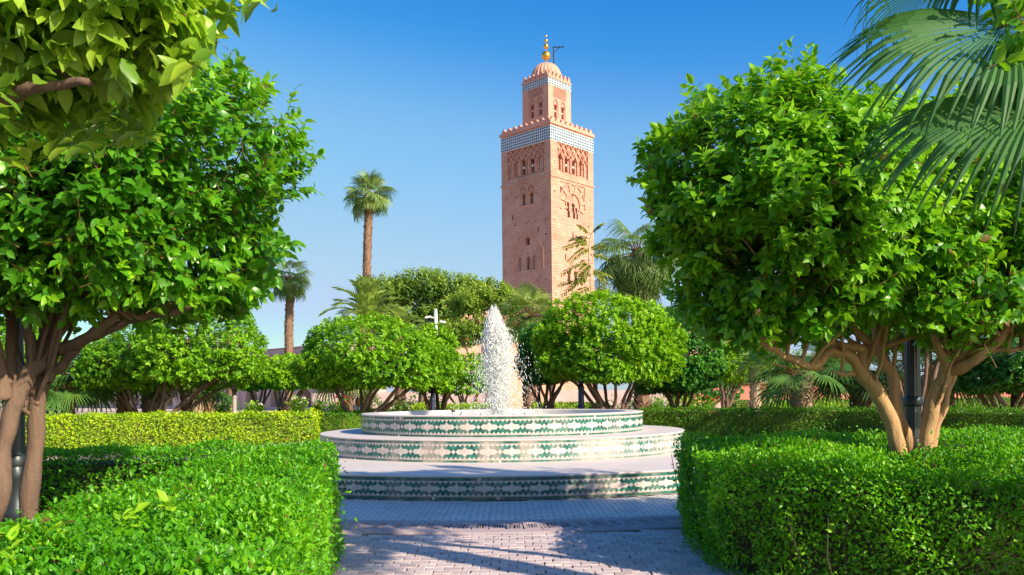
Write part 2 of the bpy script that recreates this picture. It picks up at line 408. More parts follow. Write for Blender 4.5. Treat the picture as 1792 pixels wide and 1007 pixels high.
# ------------------------------------------------------------------ hedges
def hedge_profile_points(line, width, height, dens, seed, r, back=0.35, frame_bias=None):
    """scatter on top and both sides of a hedge that follows a line; returns P, N"""
    line = [np.array((x, y)) for x, y in line]; Ps = []; Ns = []
    for a, b in zip(line[:-1], line[1:]):
        L = np.linalg.norm(b - a); t = (b - a) / L; nrm = np.array([t[1], -t[0]])
        for face, area in (('top', L * width), ('s1', L * height), ('s2', L * height)):
            n = int(area * dens); u = r.uniform(-0.0, L, n); base = a[None] + t[None] * u[:, None]
            if face == 'top':
                w = r.uniform(-.5, .5, n) * width; P = np.column_stack([base + nrm[None] * w[:, None], np.full(n, height)])
                N = np.tile([0, 0, 1.0], (n, 1)); e = np.abs(w) / (width / 2)
                P[:, 2] -= 0.10 * np.clip((e - .8) / .2, 0, 1) ** 2; N[:, :2] += (nrm[None] * np.sign(w)[:, None]) * np.clip((e - .75) / .25, 0, 1)[:, None]
            else:
                sg = 1 if face == 's1' else -1; z = height * (1 - r.uniform(0, 1, n) ** 1.0)
                P = np.column_stack([base + nrm[None] * sg * width / 2, z]); N = np.tile(np.append(nrm * sg, .15), (n, 1))
                tc = unit(np.array([[0, 0, CAMH]]) - P); vis = (tc * N).sum(1) > -0.1
                m = vis | (r.uniform(size=n) < back); P = P[m]; N = N[m]
            Ps.append(P); Ns.append(unit(N))
    return np.concatenate(Ps), np.concatenate(Ns)

def hedge(name, label, cat, faces_fn, L, mat, tmk, seed, tint=0.5, lump=0.035, inner=True, individual=0, core=None, group=None, L_tw=None, jit=0.03, shoot=0.04, contrast=.12, loc=(0, 0, 0), holes=True, flat=.7, cmat=None, brown=.25):
    r = np.random.default_rng(seed); P, N = faces_fn(r); n = len(P)
    if holes:
        hn = smooth_noise(P, seed + 8, 4.5) + .8 * smooth_noise(P, seed + 9, 13.0); k_ = (hn < 1.4) | (r.uniform(size=n) < .25) | (N[:, 2] > .8); P, N = P[k_], N[k_]; n = len(P)
    root = thing(name, label, cat, loc, group)
    d = smooth_noise(P, seed, 3.2) * lump + smooth_noise(P, seed + 1, 9.0) * lump * .5
    P = P + N * (d + r.uniform(-jit, jit * .6, n))[:, None]; P[:, 2] = np.maximum(P[:, 2], 0.01)
    m = r.uniform(size=n) < 0.06; P[m] += N[m] * (r.exponential(shoot, m.sum()))[:, None]
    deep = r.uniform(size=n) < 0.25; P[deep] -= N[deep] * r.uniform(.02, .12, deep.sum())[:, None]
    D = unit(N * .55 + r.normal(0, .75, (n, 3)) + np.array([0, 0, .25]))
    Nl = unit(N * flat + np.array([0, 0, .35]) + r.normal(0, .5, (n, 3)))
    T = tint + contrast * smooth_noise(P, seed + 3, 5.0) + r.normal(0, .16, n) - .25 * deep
    Ls = L * (np.clip(P[:, 1] / 4.5, 1, 2.0) ** .45 if P[:, 1].min() < 9 else 1.0)
    lv = Leaves(); lv.add(P, D, Nl, Ls * r.uniform(.6, 1.25, n), T); lv.done()
    if brown: lv.T[(smooth_noise(lv.P, seed + 20, 2.2) > 1.45) & (r.uniform(size=n) < brown)] = 0.0
    if individual:
        idx = pick_visible(lv, individual, 6.0); individual_leaves(root, lv, idx, tmk if tmk == 'T8' else 'T8', mat, w=0.27)
        k = np.ones(n, bool); k[idx] = False; lv.keep(k)
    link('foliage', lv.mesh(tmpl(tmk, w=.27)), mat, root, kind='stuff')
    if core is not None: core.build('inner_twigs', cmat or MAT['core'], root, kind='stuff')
    return root

# ------------------------------------------------------------------ palms
def fan_leaf_arrays(nseg, R, split=0.5, droop=0.5, fold=0.25, ang=2.6, seed=0, costa=0.0, k=6):
    """a costapalmate blade: list of (verts, quads) for each leaflet, blade along +y, up +z"""
    r = np.random.default_rng(seed); out = []
    for i in range(nseg):
        u = (i + .5) / nseg * 2 - 1; a = u * ang; w = 1 - .30 * abs(u) ** 2.2; Ls = R * w * r.uniform(.93, 1.06)
        hub = np.array([0, costa * R * (1 - abs(u)), 0.]); half = ang / nseg * .98; vs = []
        dr = droop * r.uniform(.6, 1.4); tw = r.normal(0, .05)
        for j in range(k + 1):
            t = j / k; rr = Ls * t; sp = split
            hw = math.tan(half) * rr if t <= sp else math.tan(half) * Ls * sp * max(0, (1 - (t - sp) / (1 - sp))) ** .75
            hw = min(hw, math.tan(half) * Ls * sp)
            aa = a + tw * max(0, t - sp) * 2
            dx, dy = math.sin(aa), math.cos(aa)
            over = max(0, t - sp * .9); sag = dr * R * over ** 1.5 * 1.2; pull = 1 - dr * over ** 2 * .55
            z = -sag + .10 * R * math.sin(min(t, 1) * 2.2) - fold * R * (t * abs(u)) * .6
            cx, cy = dx * rr * pull, dy * rr * pull
            px_, py_ = dy, -dx; ridge = .32 * hw
            vs += [(cx - px_ * hw, cy - py_ * hw + hub[1], z - ridge * .5), (cx, cy + hub[1], z + ridge), (cx + px_ * hw, cy + py_ * hw + hub[1], z - ridge * .5)]
        q = []
        for j in range(k): b = j * 3; q += [(b, b + 1, b + 4, b + 3), (b + 1, b + 2, b + 5, b + 4)]
        out.append((np.array(vs), np.array(q)))
    return out

def merge_arrays(parts, tints):
    n = 0; V = []; Q = []; T = []
    for (v, q), t in zip(parts, tints): V.append(v); Q.append(q + n); T.append(np.full(len(v), t)); n += len(v)
    return npmesh(np.concatenate(V), [np.concatenate(Q)], np.concatenate(T), False)

def basis(d, up=(0, 0, 1)):
    y = Vector(d).normalized(); x = y.cross(Vector(up))
    if x.length < 1e-3: x = Vector((1, 0, 0))
    x.normalize(); z = x.cross(y); return Matrix((x, y, z)).transposed()

def palm_trunk(root, base, top, r0, r1, mat, seed=0, scales=True, part='trunk', ss=1.0, rows=None):
    r = np.random.default_rng(seed); b, t = Vector(base), Vector(top); H = (t - b).length; m = MB()
    n = 14; pts = [b.lerp(t, i / n) + Vector((math.sin(i * .7 + seed) * .015 * H * .25, 0, 0)) for i in range(n + 1)]
    m.tube(pts, [r0 + (r1 - r0) * i / n for i in range(n + 1)], 12)
    if scales:
        rows = rows or int(H / (.16 * ss)); ax = (t - b).normalized()
        for i in range(rows):
            q = i / rows; c = pts[int(q * n)].lerp(pts[min(int(q * n) + 1, n)], q * n - int(q * n)); R = r0 + (r1 - r0) * q
            for k in range(9):
                if r.uniform() < .12: continue
                a = (k + .5 * (i % 2)) / 9 * 2 * PI + r.normal(0, .12); d = Vector((math.cos(a), math.sin(a), 0)); s = Vector((-d.y, d.x, 0))
                w = R * .42 * r.uniform(.7, 1.1); h = .17 * ss * r.uniform(.8, 1.5); o = R * r.uniform(.12, .42)
                p = c + d * R * .93
                m.add([p - s * w, p + s * w, p + s * w * .5 + ax * h + d * o, p - s * w * .5 + ax * h + d * o, p + ax * h * .8], [(0, 1, 2, 3), (1, 4, 2), (0, 3, 4), (3, 2, 4)])
    m.build(part, mat, root)

def fan_palm(name, label, top, crownR, n, mat, seed, trunk=None, group=None, cat='palm tree', blade=None, droopy=.5, up=0.0, nseg=26, petiole=.55, tint=.5, dead=0, tmat=None, spread=None, elev=(-.55, 1.35), part='frond'):
    r = np.random.default_rng(seed); top = Vector(top)
    base = Vector((trunk[0], trunk[1], 0)) if trunk else Vector((top.x, top.y, 0))
    root = thing(name, label, cat, base, group)
    if trunk: palm_trunk(root, base, top, trunk[2], trunk[3], tmat or MAT['ptrunk'], seed)
    blade = blade or crownR * .52; meshes = []
    for k in range(4):
        pa = fan_leaf_arrays(nseg, blade, .45 + .05 * (k % 2), droopy * (.8 + .2 * k), .22, 1.75 + .15 * k, seed + k, .1, 5)
        me = merge_arrays(pa, np.clip(tint + r.normal(0, .12, nseg) + (.15 - .1 * k), 0, 1))
        # petiole
        me2 = me; meshes.append(me2); me.materials.append(mat)
    pm = MB()
    for i in range(n):
        q = (i + .5) / n; el = elev[1] + (elev[0] - elev[1]) * q ** .8 + r.normal(0, .12); az = i * 2.39996 + r.normal(0, .2)
        d = Vector((math.cos(az) * math.cos(el), math.sin(az) * math.cos(el), math.sin(el)))
        pl = crownR * petiole * r.uniform(.7, 1.1)
        e = top + d * pl; e.z -= .10 * pl * (1 if el < .8 else 0)
        pm.tube([top - Vector((0, 0, .05)), top.lerp(e, .5) + Vector((0, 0, .04 * pl)), e], [.03 * blade, .022 * blade, .016 * blade], 4, cap=False)
        d2 = (d + Vector((0, 0, -.35 - .25 * q))).normalized()
        Bm = basis(d2) @ Matrix.Rotation(r.normal(0, .3), 3, 'Y')
        o = bpy.data.objects.new(part, meshes[int(r.integers(4))]); COL.objects.link(o); o.parent = root
        s = r.uniform(.85, 1.12); o.matrix_basis = Matrix.Translation(e - base) @ Bm.to_4x4() @ Matrix.Scale(s, 4)
    pm.build('stalks', mat, root, kind='stuff')
    if tmat is None or True:
        pass
    return root

def feather_frond(L, n=26, w=.16, arch=.55, seed=0, lw=.018):
    """pinnate frond along +y arching down"""
    r = np.random.default_rng(seed); V = []; Q = []
    def pt(t): return np.array([0, L * (t - .18 * arch * t * t), L * (.28 * math.sin(t * 1.9) * (1 - .2 * arch) - arch * .55 * t ** 2.2)])
    for i in range(n):
        t = .12 + .88 * i / n; p = pt(t); tg = unit(pt(min(t + .03, 1)) - pt(t - .03)[None])[0] if False else unit((pt(t + .02) - pt(t - .02))[None])[0]
        ll = L * w * 2.2 * math.sin(PI * (.12 + .85 * (1 - t) ** .8)) ** .6 * r.uniform(.85, 1.1)
        for s in (-1, 1):
            d = unit((tg * .75 + np.array([s * .75, 0, .28 - .25 * t]) + r.normal(0, .06, 3))[None])[0]
            a = np.cross(d, [0, 0, 1.]); a = a / max(np.linalg.norm(a), 1e-6) * lw * L
            e = p + d * ll; e[2] -= .10 * ll; mid = p + d * ll * .5; b = len(V)
            V += [p - a * .5, p + a * .5, mid + a, mid - a, e]; Q += [(b, b + 1, b + 2, b + 3), (b + 3, b + 2, b + 4, b + 4)]
    tri = [q[:3] for q in Q if q[2] == q[3] or q[3] == q[2]]
    qs = np.array([q for q in Q if q[3] != q[2]]); ts = np.array([q[:3] for q in Q if q[3] == q[2]]).reshape(-1, 3)
    return np.array(V), ts, qs
# ------------------------------------------------------------------ ground, pavements
FC = Vector((-0.225, 18.9, 0))     # fountain centre
def poly_sheet(name, pts, z, mat, **kw):
    m = MB(); m.v = [(x, y, z) for x, y in pts]; m.n = len(pts)
    me = bpy.data.meshes.new(name); me.from_pydata(m.v, [], [tuple(range(len(pts)))]); me.update()
    return link(name, me, mat, None, kind='structure', **kw)

mm = Mat('dry_earth'); f = mm.noise(0.8, 8); g = mm.noise(14, 6)
c = mm.mix(f, (0.44, 0.33, 0.24), (0.56, 0.44, 0.33)); c = mm.mix(0.25, c, mm.ramp(g, [(0.3, (0.2, 0.13, 0.08)), (0.7, (0.5, 0.38, 0.26))]))
mm.pbr(c, 0.95, mm.bump(g, 0.5, 0.02), spec=0.2); MAT['earth'] = mm.m
mm = Mat('bed_soil'); g = mm.noise(22, 8); mm.pbr(mm.ramp(g, [(0.3, (0.055, 0.033, 0.018)), (0.7, (0.16, 0.10, 0.06))]), 0.95, mm.bump(g, 0.9, 0.03), spec=0.2); MAT['soil'] = mm.m
mm = Mat('lawn'); g = mm.noise(3, 8); h = mm.noise(60, 3)
mm.pbr(mm.mix(h, mm.ramp(g, [(0.3, (0.035, 0.14, 0.02)), (0.7, (0.075, 0.24, 0.03))]), (0.06, 0.2, 0.02)), 0.9, mm.bump(h, 0.8, 0.05), spec=0.2); MAT['lawn'] = mm.m
mm = Mat('far_paving'); g = mm.noise(1.2, 6); mm.pbr(mm.ramp(g, [(0.3, (0.42, 0.31, 0.26)), (0.7, (0.55, 0.43, 0.36))]), 0.85, mm.bump(mm.noise(25), 0.2, 0.01)); MAT['farpave'] = mm.m
mm = Mat('mortar'); g = mm.noise(40, 5); mm.pbr(mm.ramp(g, [(0.3, (0.115, 0.07, 0.07)), (0.7, (0.2, 0.14, 0.13))]), 0.95, mm.bump(g, 0.5, 0.01)); MAT['mortar'] = mm.m

def stone(name, a, b, scale=7, rough=0.7, bs=0.35, fine=60, wear=(0.1, 0.1, 0.1), wf=0.0):
    m = Mat(name); t = m.n('Attribute', attribute_name='tint').outputs['Fac']
    g = m.noise(scale, 7); h = m.noise(fine, 5)
    c = m.mix(m.math('ADD', m.math('MULTIPLY', t, .7), m.math('MULTIPLY', g, .35), True), a, b)
    c = m.mix(m.math('MULTIPLY', m.math('GREATER_THAN', h, .62), 0.25), c, tuple(x * .6 for x in a))
    if wf: c = m.mix(m.math('MULTIPLY', m.ramp(m.noise(1.1, 6), [(.45, (0, 0, 0)), (.68, (1, 1, 1))]), wf), c, wear)
    m.pbr(c, rough, m.bump(m.math('ADD', g, m.math('MULTIPLY', h, .4)), bs, 0.006), spec=0.4); return m.m
MAT['paver'] = stone('paver_pinkish', (0.48, 0.37, 0.36), (0.74, 0.61, 0.58), wear=(0.24, .15, .15), wf=.35)
MAT['kerbstone'] = stone('drain_kerb_stone', (0.36, 0.27, 0.27), (0.52, 0.41, 0.40))
MAT['slot'] = plain('drain_slot_dark', (0.05, 0.035, 0.035), 0.9)
MAT['white_tile'] = stone('floor_tile_pale', (0.66, 0.57, 0.54), (0.80, 0.71, 0.67), rough=0.5, bs=.12, wear=(0.42, .33, .30), wf=.4)
MAT['green_floor'] = stone('floor_tile_green', (0.16, 0.32, 0.28), (0.42, 0.50, 0.47), rough=0.45, bs=.12)

poly_sheet('ground', [(-900, -60), (900, -60), (900, 2400), (-900, 2400)], -0.06, MAT['earth'])
poly_sheet('lawn', [(-34, 38), (-3.5, 38), (-4, 66), (-60, 84), (-80, 60)], -0.03, MAT['lawn'])
poly_sheet('plaza', [(-12, 0), (12, 0), (12, 36), (-12, 36)], -0.02, MAT['mortar'])

# path_edge(d): hedge line along the path
def path_half(d): return 0.2 + 0.0 * d
# --- pavers
def paver_fields():
    P = []
    W, Lr = 0.170, 0.150
    r = np.random.default_rng(5)
    rows = []
    y = 4.2; j = 0
    while y < 10.6:
        x = -3.2 + (0.5 * W if j % 2 else 0)
        while x < 3.4:
            # rows drift slightly, as in a hand-laid path
            cx, cy = x + r.normal(0, .003), y + .02 * math.sin(x * 1.3) + r.normal(0, .003)
            R = math.hypot(cx - FC.x, cy - FC.y)
            if R > 9.35 + Lr * .6: P.append((cx, cy, r.uniform()))
            x += W
        y += Lr; j += 1
    return P, W, Lr
pv, PW, PL = paver_fields()
def paver_arrays(cx, cy, z, tilt, g=0.0045):
    w, l = PW / 2 - g, PL / 2 - g; k = .018; b = .006
    o = [(-w, -l + k), (-w * .35, -l - k * .2), (w * .35, -l + k * .6), (w, -l + k * .2), (w, l - k * .2), (w * .35, l + k * .2), (-w * .35, l - k * .9), (-w, l - k * .6)]
    o = [(-w, -l), (0, -l - k * .5), (w, -l), (w + k * .35, 0), (w, l), (0, l - k * .5), (-w, l), (-w + k * .35, 0)]
    bot = [(cx + x, cy + y_, -0.018) for x, y_ in o]
    mid = [(cx + x, cy + y_, z - b + tilt[0] * x + tilt[1] * y_) for x, y_ in o]
    top = [(cx + x * .93, cy + y_ * .95, z + tilt[0] * x + tilt[1] * y_) for x, y_ in o]
    q = [(i, (i + 1) % 8, 8 + (i + 1) % 8, 8 + i) for i in range(8)] + [(8 + i, 8 + (i + 1) % 8, 16 + (i + 1) % 8, 16 + i) for i in range(8)] + [(16, 17, 22, 23), (17, 18, 21, 22), (18, 19, 20, 21)]
    return np.array(bot + mid + top), np.array(q)
pave = bpy.data.objects.new('pavement', None); COL.objects.link(pave); setp(pave, 'path of worn pinkish interlocking pavers between the two hedges', kind='structure')
r0_ = np.random.default_rng(8)
vis = []
for i, (x, y, t) in enumerate(pv):
    px, py = proj(np.array([[x, y, 0]])); vis.append((y if (560 < px[0] < 1240 and py[0] < 1010) else 99, i))
chosen = set(i for d, i in sorted(vis)[:300] if d < 50)
base_p = []
for k in range(8):
    v, q = paver_arrays(0, 0, 0, (0, 0)); me = npmesh(v, [q], np.full(len(v), (k + .5) / 8)); me.materials.append(MAT['paver']); base_p.append(me)
rest = []; rt = []
for i, (x, y, t) in enumerate(pv):
    z = r0_.normal(0, .0022); ti = r0_.normal(0, .018, 2)
    if i in chosen:
        o = bpy.data.objects.new('paver', base_p[int(t * 7.99)]); COL.objects.link(o); o.parent = pave; o.location = (x, y, z); o.rotation_euler = (ti[0], ti[1], r0_.normal(0, .012))
    else:
        rest.append(paver_arrays(x, y, z, ti)); rt.append(t)
link('paver', merge_arrays(rest, rt), MAT['paver'], pave, kind='stuff')

# --- drain ring
drain = thing('drain_channel', 'curved stone drain channel with groups of dark slots around the fountain', 'drain', (FC.x, FC.y - 8.9, 0))
def ring_arrays(r0, r1, z0, z1, a0, a1, n, bev=.01):
    prof = [(r0, -.03), (r0, z0 - bev), (r0 + bev, z0), (r1 - bev, z1), (r1, z1 - bev), (r1, -.03)]
    V = []; Q = []
    for k in range(n + 1):
        a = a0 + (a1 - a0) * k / n
        V += [(FC.x + r * math.cos(a), FC.y + r * math.sin(a), z) for r, z in prof]
    for k in range(n):
        for j in range(5): b = k * 6; Q.append((b + j, b + j + 1, b + 7 + j, b + 6 + j))
    return np.array(V), np.array(Q)
A0, A1 = math.radians(-90 - 75), math.radians(-90 + 75)
parts = [ring_arrays(8.50, 8.66, .020, .018, A0, A1, 120), ring_arrays(9.17, 9.34, .016, .004, A0, A1, 120)]
link('kerb', merge_arrays([parts[0]], [.6]), MAT['kerbstone'], drain); link('kerb', merge_arrays([parts[1]], [.5]), MAT['kerbstone'], drain)
bed = MB(); bed.lathe(FC, [(8.66, -.012), (9.17, -.012)], 120, a0=A0, a1=A1); bed.build('channel_bed', MAT['slot'], drain)
# grate stones with slots: bars between dark gaps
gn = 0; step = 0.205 / 8.9; a = A0; rg = np.random.default_rng(3)
gmesh = []
for v in range(5):
    m = MB(); w = .092
    # solid cheeks and bars, radial length .44
    m.box((0, -.215, 0), 2 * w, .09, .028); m.box((0, .215, 0), 2 * w, .09, .028)
    m.box((-w + .012, 0, 0), .034, .34, .028); m.box((w - .012, 0, 0), .034, .34, .028)
    for k in range(4): m.box((-.048 + .032 * k + rg.normal(0, .003), 0, -.002), .0125, .34, .024)
    me = npmesh(m.v, [np.array(m.f[4])], np.full(m.n, v / 5)); me.materials.append(MAT['kerbstone']); gmesh.append(me)
while a < A1:
    o = bpy.data.objects.new('grate', gmesh[int(rg.integers(5))]); COL.objects.link(o); o.parent = drain
    o.location = Vector((FC.x + 8.915 * math.cos(a), FC.y + 8.915 * math.sin(a), rg.normal(0, .002))) - drain.location
    o.rotation_euler = (rg.normal(0, .01), rg.normal(0, .02), a + PI / 2 + rg.normal(0, .02)); a += step

# --- small tiles between drain and fountain: pale lattice with green lozenges
def floor_tiles():
    V = []; s = 0.085; pts = []
    for i in range(-60, 61):
        for j in range(-110, 40):
            x = FC.x + i * s * 2 + (s if j % 2 else 0); y = FC.y + j * s
            R = math.hypot(x - FC.x, y - FC.y)
            if 6.47 < R < 8.44 and y < FC.y + 1: pts.append((x, y, (i + 200) % 1, j))
    return pts, s
fp, fs = floor_tiles(); rr = np.random.default_rng(4)
n = len(fp); cx = np.array([p[0] for p in fp]); cy = np.array([p[1] for p in fp])
h = fs * .72
def diamonds(cx, cy, hx, hy, z, th=.006):
    b = np.stack([np.column_stack([cx + sx * hx, cy + sy * hy, np.full(len(cx), zz)]) for zz in (z - th, z) for sx, sy in ((0, -1), (1, 0), (0, 1), (-1, 0))], 1)
    f = np.array([(4, 5, 6, 7), (0, 1, 5, 4), (1, 2, 6, 5), (2, 3, 7, 6), (3, 0, 4, 7)])
    return b.reshape(-1, 3), (f[None] + (np.arange(len(cx)) * 8)[:, None, None]).reshape(-1, 4)
tiles = bpy.data.objects.new('tiled_floor', None); COL.objects.link(tiles); setp(tiles, 'ring of small pale and green floor tiles at the foot of the fountain', kind='structure')
v, q = diamonds(cx, cy, fs * .96, fs * .96, -.002)
link('pale_tile', npmesh(v, [q], np.repeat(rr.uniform(0, 1, n), 8)), MAT['white_tile'], tiles, kind='stuff')
gx, gy = cx + fs, cy
m_ = (np.hypot(gx - FC.x, gy - FC.y) > 6.47) & (np.hypot(gx - FC.x, gy - FC.y) < 8.42)
v, q = diamonds(gx[m_], gy[m_], fs * .36, fs * .36, .003)
link('green_tile', npmesh(v, [q], np.repeat(rr.uniform(0, 1, int(m_.sum())), 8)), MAT['green_floor'], tiles, kind='stuff')

# --- far paving and lawn strips
poly_sheet('walkway', [(16, 60), (60, 52), (60, 78), (16, 78)], -0.025, MAT['farpave'])
poly_sheet('path', [(-90, 84), (-4, 72), (-4, 75), (-90, 90)], -0.02, MAT['farpave'])

mm = Mat('bounce_esplanade'); g = mm.noise(.4, 6); mm.pbr(mm.ramp(g, [(0.3, (0.58, 0.44, 0.36)), (0.7, (0.70, 0.56, 0.47))]), 0.9); MAT['esp'] = mm.m
poly_sheet('plaza', [(-75, 105), (70, 105), (90, 230), (-95, 230)], -0.03, MAT['esp'])  # pale paving added around the minaret to bounce light onto its shaded face
# ------------------------------------------------------------------ fountain
def glazed(name, a, b, lime, lf, rough=0.28):
    m = Mat(name); t = m.n('Attribute', attribute_name='tint').outputs['Fac']; co = m.coord()
    mp = m.n('Mapping'); m.l(co, mp.inputs[0]); mp.inputs['Scale'].default_value = (1, 1, 0.22)
    g = m.noise(1.7, 5, .6, mp.outputs[0]); h = m.noise(45, 4); s = m.noise(6.0, 5, .7, mp.outputs[0])
    c = m.mix(t, a, b)
    w = m.math('ADD', m.math('MULTIPLY', m.ramp(g, [(.50, (0, 0, 0)), (.66, (1, 1, 1))]), lf), m.math('MULTIPLY', m.ramp(s, [(.52, (0, 0, 0)), (.75, (1, 1, 1))]), lf * .7), True)
    w = m.math('MULTIPLY', w, m.math('ADD', .55, m.math('MULTIPLY', h, .8)), True)
    c = m.mix(w, c, lime)
    m.pbr(c, m.math('ADD', rough, m.math('MULTIPLY', w, .35)), m.bump(h, .15, .003), spec=0.5); return m.m
LIME = (0.56, 0.44, 0.38)
MAT['tile_green'] = glazed('glazed_tile_green', (0.006, 0.080, 0.066), (0.022, 0.190, 0.135), LIME, .34)
MAT['tile_green_limed'] = glazed('glazed_tile_green_limed', (0.010, 0.090, 0.075), (0.040, 0.230, 0.180), LIME, .8)
MAT['tile_cream'] = glazed('glazed_tile_cream', (0.55, 0.47, 0.42), (0.68, 0.60, 0.54), LIME, .6, .35)
mm = Mat('fountain_grout'); g = mm.noise(9, 6); mm.pbr(mm.ramp(g, [(.3, (0.42, 0.27, 0.22)), (.7, (0.58, 0.47, 0.42))]), .85, mm.bump(g, .3, .005)); MAT['grout'] = mm.m
mm = Mat('fountain_ledge'); g = mm.noise(1.6, 7); h = mm.noise(30, 5); v = mm.n('TexVoronoi', Scale=22.0, feature='DISTANCE_TO_EDGE'); mm.l(mm.coord(), v.inputs['Vector'])
c = mm.mix(g, (0.62, 0.52, 0.46), (0.78, 0.69, 0.62)); c = mm.mix(mm.math('MULTIPLY', mm.math('LESS_THAN', v.outputs['Distance'], .03), .35), c, (0.40, 0.28, 0.24))
mm.pbr(c, 0.55, mm.bump(h, .15, .004)); MAT['ledge'] = mm.m
mm = Mat('water'); p = mm.pbr((0.35, 0.42, 0.36), 0.08, mm.bump(mm.noise(7, 4), .5, .03), spec=0.8); MAT['water'] = mm.m
mm = Mat('spray'); p = mm.pbr((1.0, 1.0, 0.96), 0.5, spec=0.6)
tr = mm.n('BsdfTranslucent', Color=(0.95, 0.97, 0.93, 1)); mx = mm.n('MixShader', Fac=0.15); mm.l(p.outputs[0], mx.inputs[1]); mm.l(tr.outputs[0], mx.inputs[2]); mm.l(mx.outputs[0], mm.out.inputs[0]); MAT['spray'] = mm.m

fount = thing('tiled_fountain', 'round three-tiered fountain covered in green and cream star-patterned tiles', 'fountain', tuple(FC))
tiers = [('lower_step', 6.40, 0.0, 0.375, 96), ('middle_step', 4.05, 0.372, 0.785, 60), ('upper_basin', 3.16, 0.782, 1.200, 47)]
UG = 0.0
def tile_poly(P, th, R, u, z0):
    """P: (i,j) list in lattice units -> curved tile proud of the drum"""
    v = []
    for rad in (R - .004, R + th):
        for i, j in P:
            a = -PI / 2 + i * u / R; v.append((FC.x + rad * math.cos(a), FC.y + rad * math.sin(a), z0 + j * u))
    n = len(P); return v, n
D_ = lambda i, j: [(i, j - 1), (i + 1, j), (i, j + 1), (i - 1, j)]
green = [D_(i, s * 2) for i in (0, 2, 4, 6, 8) for s in (-1, 1)] + [D_(1, 1), D_(1, -1), D_(9, 1), D_(9, -1)]
green += [[(2, 1), (4, 1), (3, 2)], [(6, 1), (8, 1), (7, 2)], [(2, -1), (3, -2), (4, -1)], [(6, -1), (7, -2), (8, -1)]]
cream = [D_(0, 0)] + [D_(i, 0) for i in (2, 4, 6, 8)] + [D_(5, 1), D_(5, -1)] + [[(2, 1), (3, 0), (4, 1)], [(6, 1), (7, 0), (8, 1)], [(2, -1), (4, -1), (3, 0)], [(6, -1), (8, -1), (7, 0)]]
cream += [[(k, 2), (k + 1, 3), (k - 1, 3)] for k in (1, 3, 5, 7, 9)] + [[(k, -2), (k - 1, -3), (k + 1, -3)] for k in (1, 3, 5, 7, 9)]
def shrink(P, g):
    c = np.mean(P, 0); out = []
    for p in P: d = np.array(p) - c; L = np.linalg.norm(d); out.append(tuple(c + d * (1 - g / max(L, 1e-3))))
    return out
rt_ = np.random.default_rng(21)
for name, R, z0, z1, periods in tiers:
    m = MB()
    if name == 'upper_basin':
        m.lathe(FC, [(R, z0), (R, z1 - .024), (R + .012, z1 - .024), (R + .018, z1 - .012), (R + .006, z1), (R - .36, z1), (R - .375, z1 - .02), (R - .375, z1 - .5)], 160)
        m.lathe(FC, [(R - .37, z1 - .40), (0.0, z1 - .40)], 80)
    else:
        m.lathe(FC, [(R, z0), (R, z1 - .024), (R + .012, z1 - .024), (R + .018, z1 - .010), (R + .006, z1), (1.0, z1 + .002)], 200)
    body = m.build(name, MAT['ledge'], fount); autosmooth(body, 35)
    # grout drum behind the tiles
    g = MB(); g.lathe(FC, [(R + .002, z0 + .0), (R + .002, z1 - .025)], 200); g.build('grout', MAT['grout'], body)
    circ = 2 * PI * R; u = circ / periods / 10; H = z1 - z0
    strip = 0.058 if R > 5 else .05; zc = z0 + (H - .026) / 2 + .001; zh = 3 * u
    # scale vertical so the band fits between the strips
    room = (H - .026 - 2 * strip - .012) / 2; uv = min(u * 1.12, room / 3)
    G = []; Cc = []; GT = []; CT = []; sep = []
    for k in range(periods):
        for kind, lst, out, ts in (('g', green, G, GT), ('c', cream, Cc, CT)):
            for P in lst:
                P2 = shrink(P, .05); n = len(P2)
                P3 = [(i + 10 * k, j * uv / u) for i, j in P2]; v, n = tile_poly(P3, .0045 if kind == 'g' else .0035, R, u, zc)
                f = [(0, 1, 5, 4), (1, 2, 6, 5), (2, 3, 7, 6), (3, 0, 4, 7), (4, 5, 6, 7)] if n == 4 else [(0, 1, 4, 3), (1, 2, 5, 4), (2, 0, 3, 5), (3, 4, 5, 5)]
                v = np.array(v); 
                if n == 3: v = np.vstack([v, v[5:6]]); f = [(0, 1, 4, 3), (1, 2, 5, 4), (2, 0, 3, 5), (3, 4, 5, 6)]
                a = (np.mean([p[0] for p in P3]) * u / R + PI) % (2 * PI) - PI
                t = float(np.clip(rt_.normal(.45, .28), 0, 1))
                if kind == 'g' and R > 5 and n == 4 and abs(a) * R < 2.9 + .0: sep.append((v, f, t))
                else: out.append((v, np.array(f))); ts.append(t)
    ns = int(round(circ / .047))
    for k in range(ns):
        a = k / ns * 2 * PI * R / u; w = circ / ns / u * .5 * .94
        for zz, hh in ((z1 - .027 - strip / 2, strip / 2 - .006), (z0 + strip / 2 - .002, strip / 2 - .008)):
            P = [(a - w, (zz - hh - zc) / u), (a + w, (zz - hh - zc) / u), (a + w, (zz + hh - zc) / u), (a - w, (zz + hh - zc) / u)]
            v, n = tile_poly(P, .004, R, u, zc); t = float(np.clip(rt_.normal(.45, .3), 0, 1))
            (G if rt_.uniform() < .985 else Cc).append((np.array(v), np.array([(0, 1, 5, 4), (1, 2, 6, 5), (2, 3, 7, 6), (3, 0, 4, 7), (4, 5, 6, 7)])))
            if len(G) > len(GT): GT.append(t)
            else: CT.append(t)
    link('green_tile', merge_arrays(G, GT), MAT['tile_green_limed' if name == 'middle_step' else 'tile_green'], body, kind='stuff')
    link('cream_tile', merge_arrays(Cc, CT), MAT['tile_cream'], body, kind='stuff')
    if sep:
        sep = sep[:300]
        for v, f, t in sep: link('green_tile', npmesh(v, [np.array(f)], np.full(len(v), t)), MAT['tile_green'], body)
        print('separate tiles', len(sep))
m = MB(); m.lathe(FC, [(0.0, 1.09), (1.4, 1.094), (2.79, 1.09)], 96); m.build('pool_water', MAT['water'], fount, smooth=True)
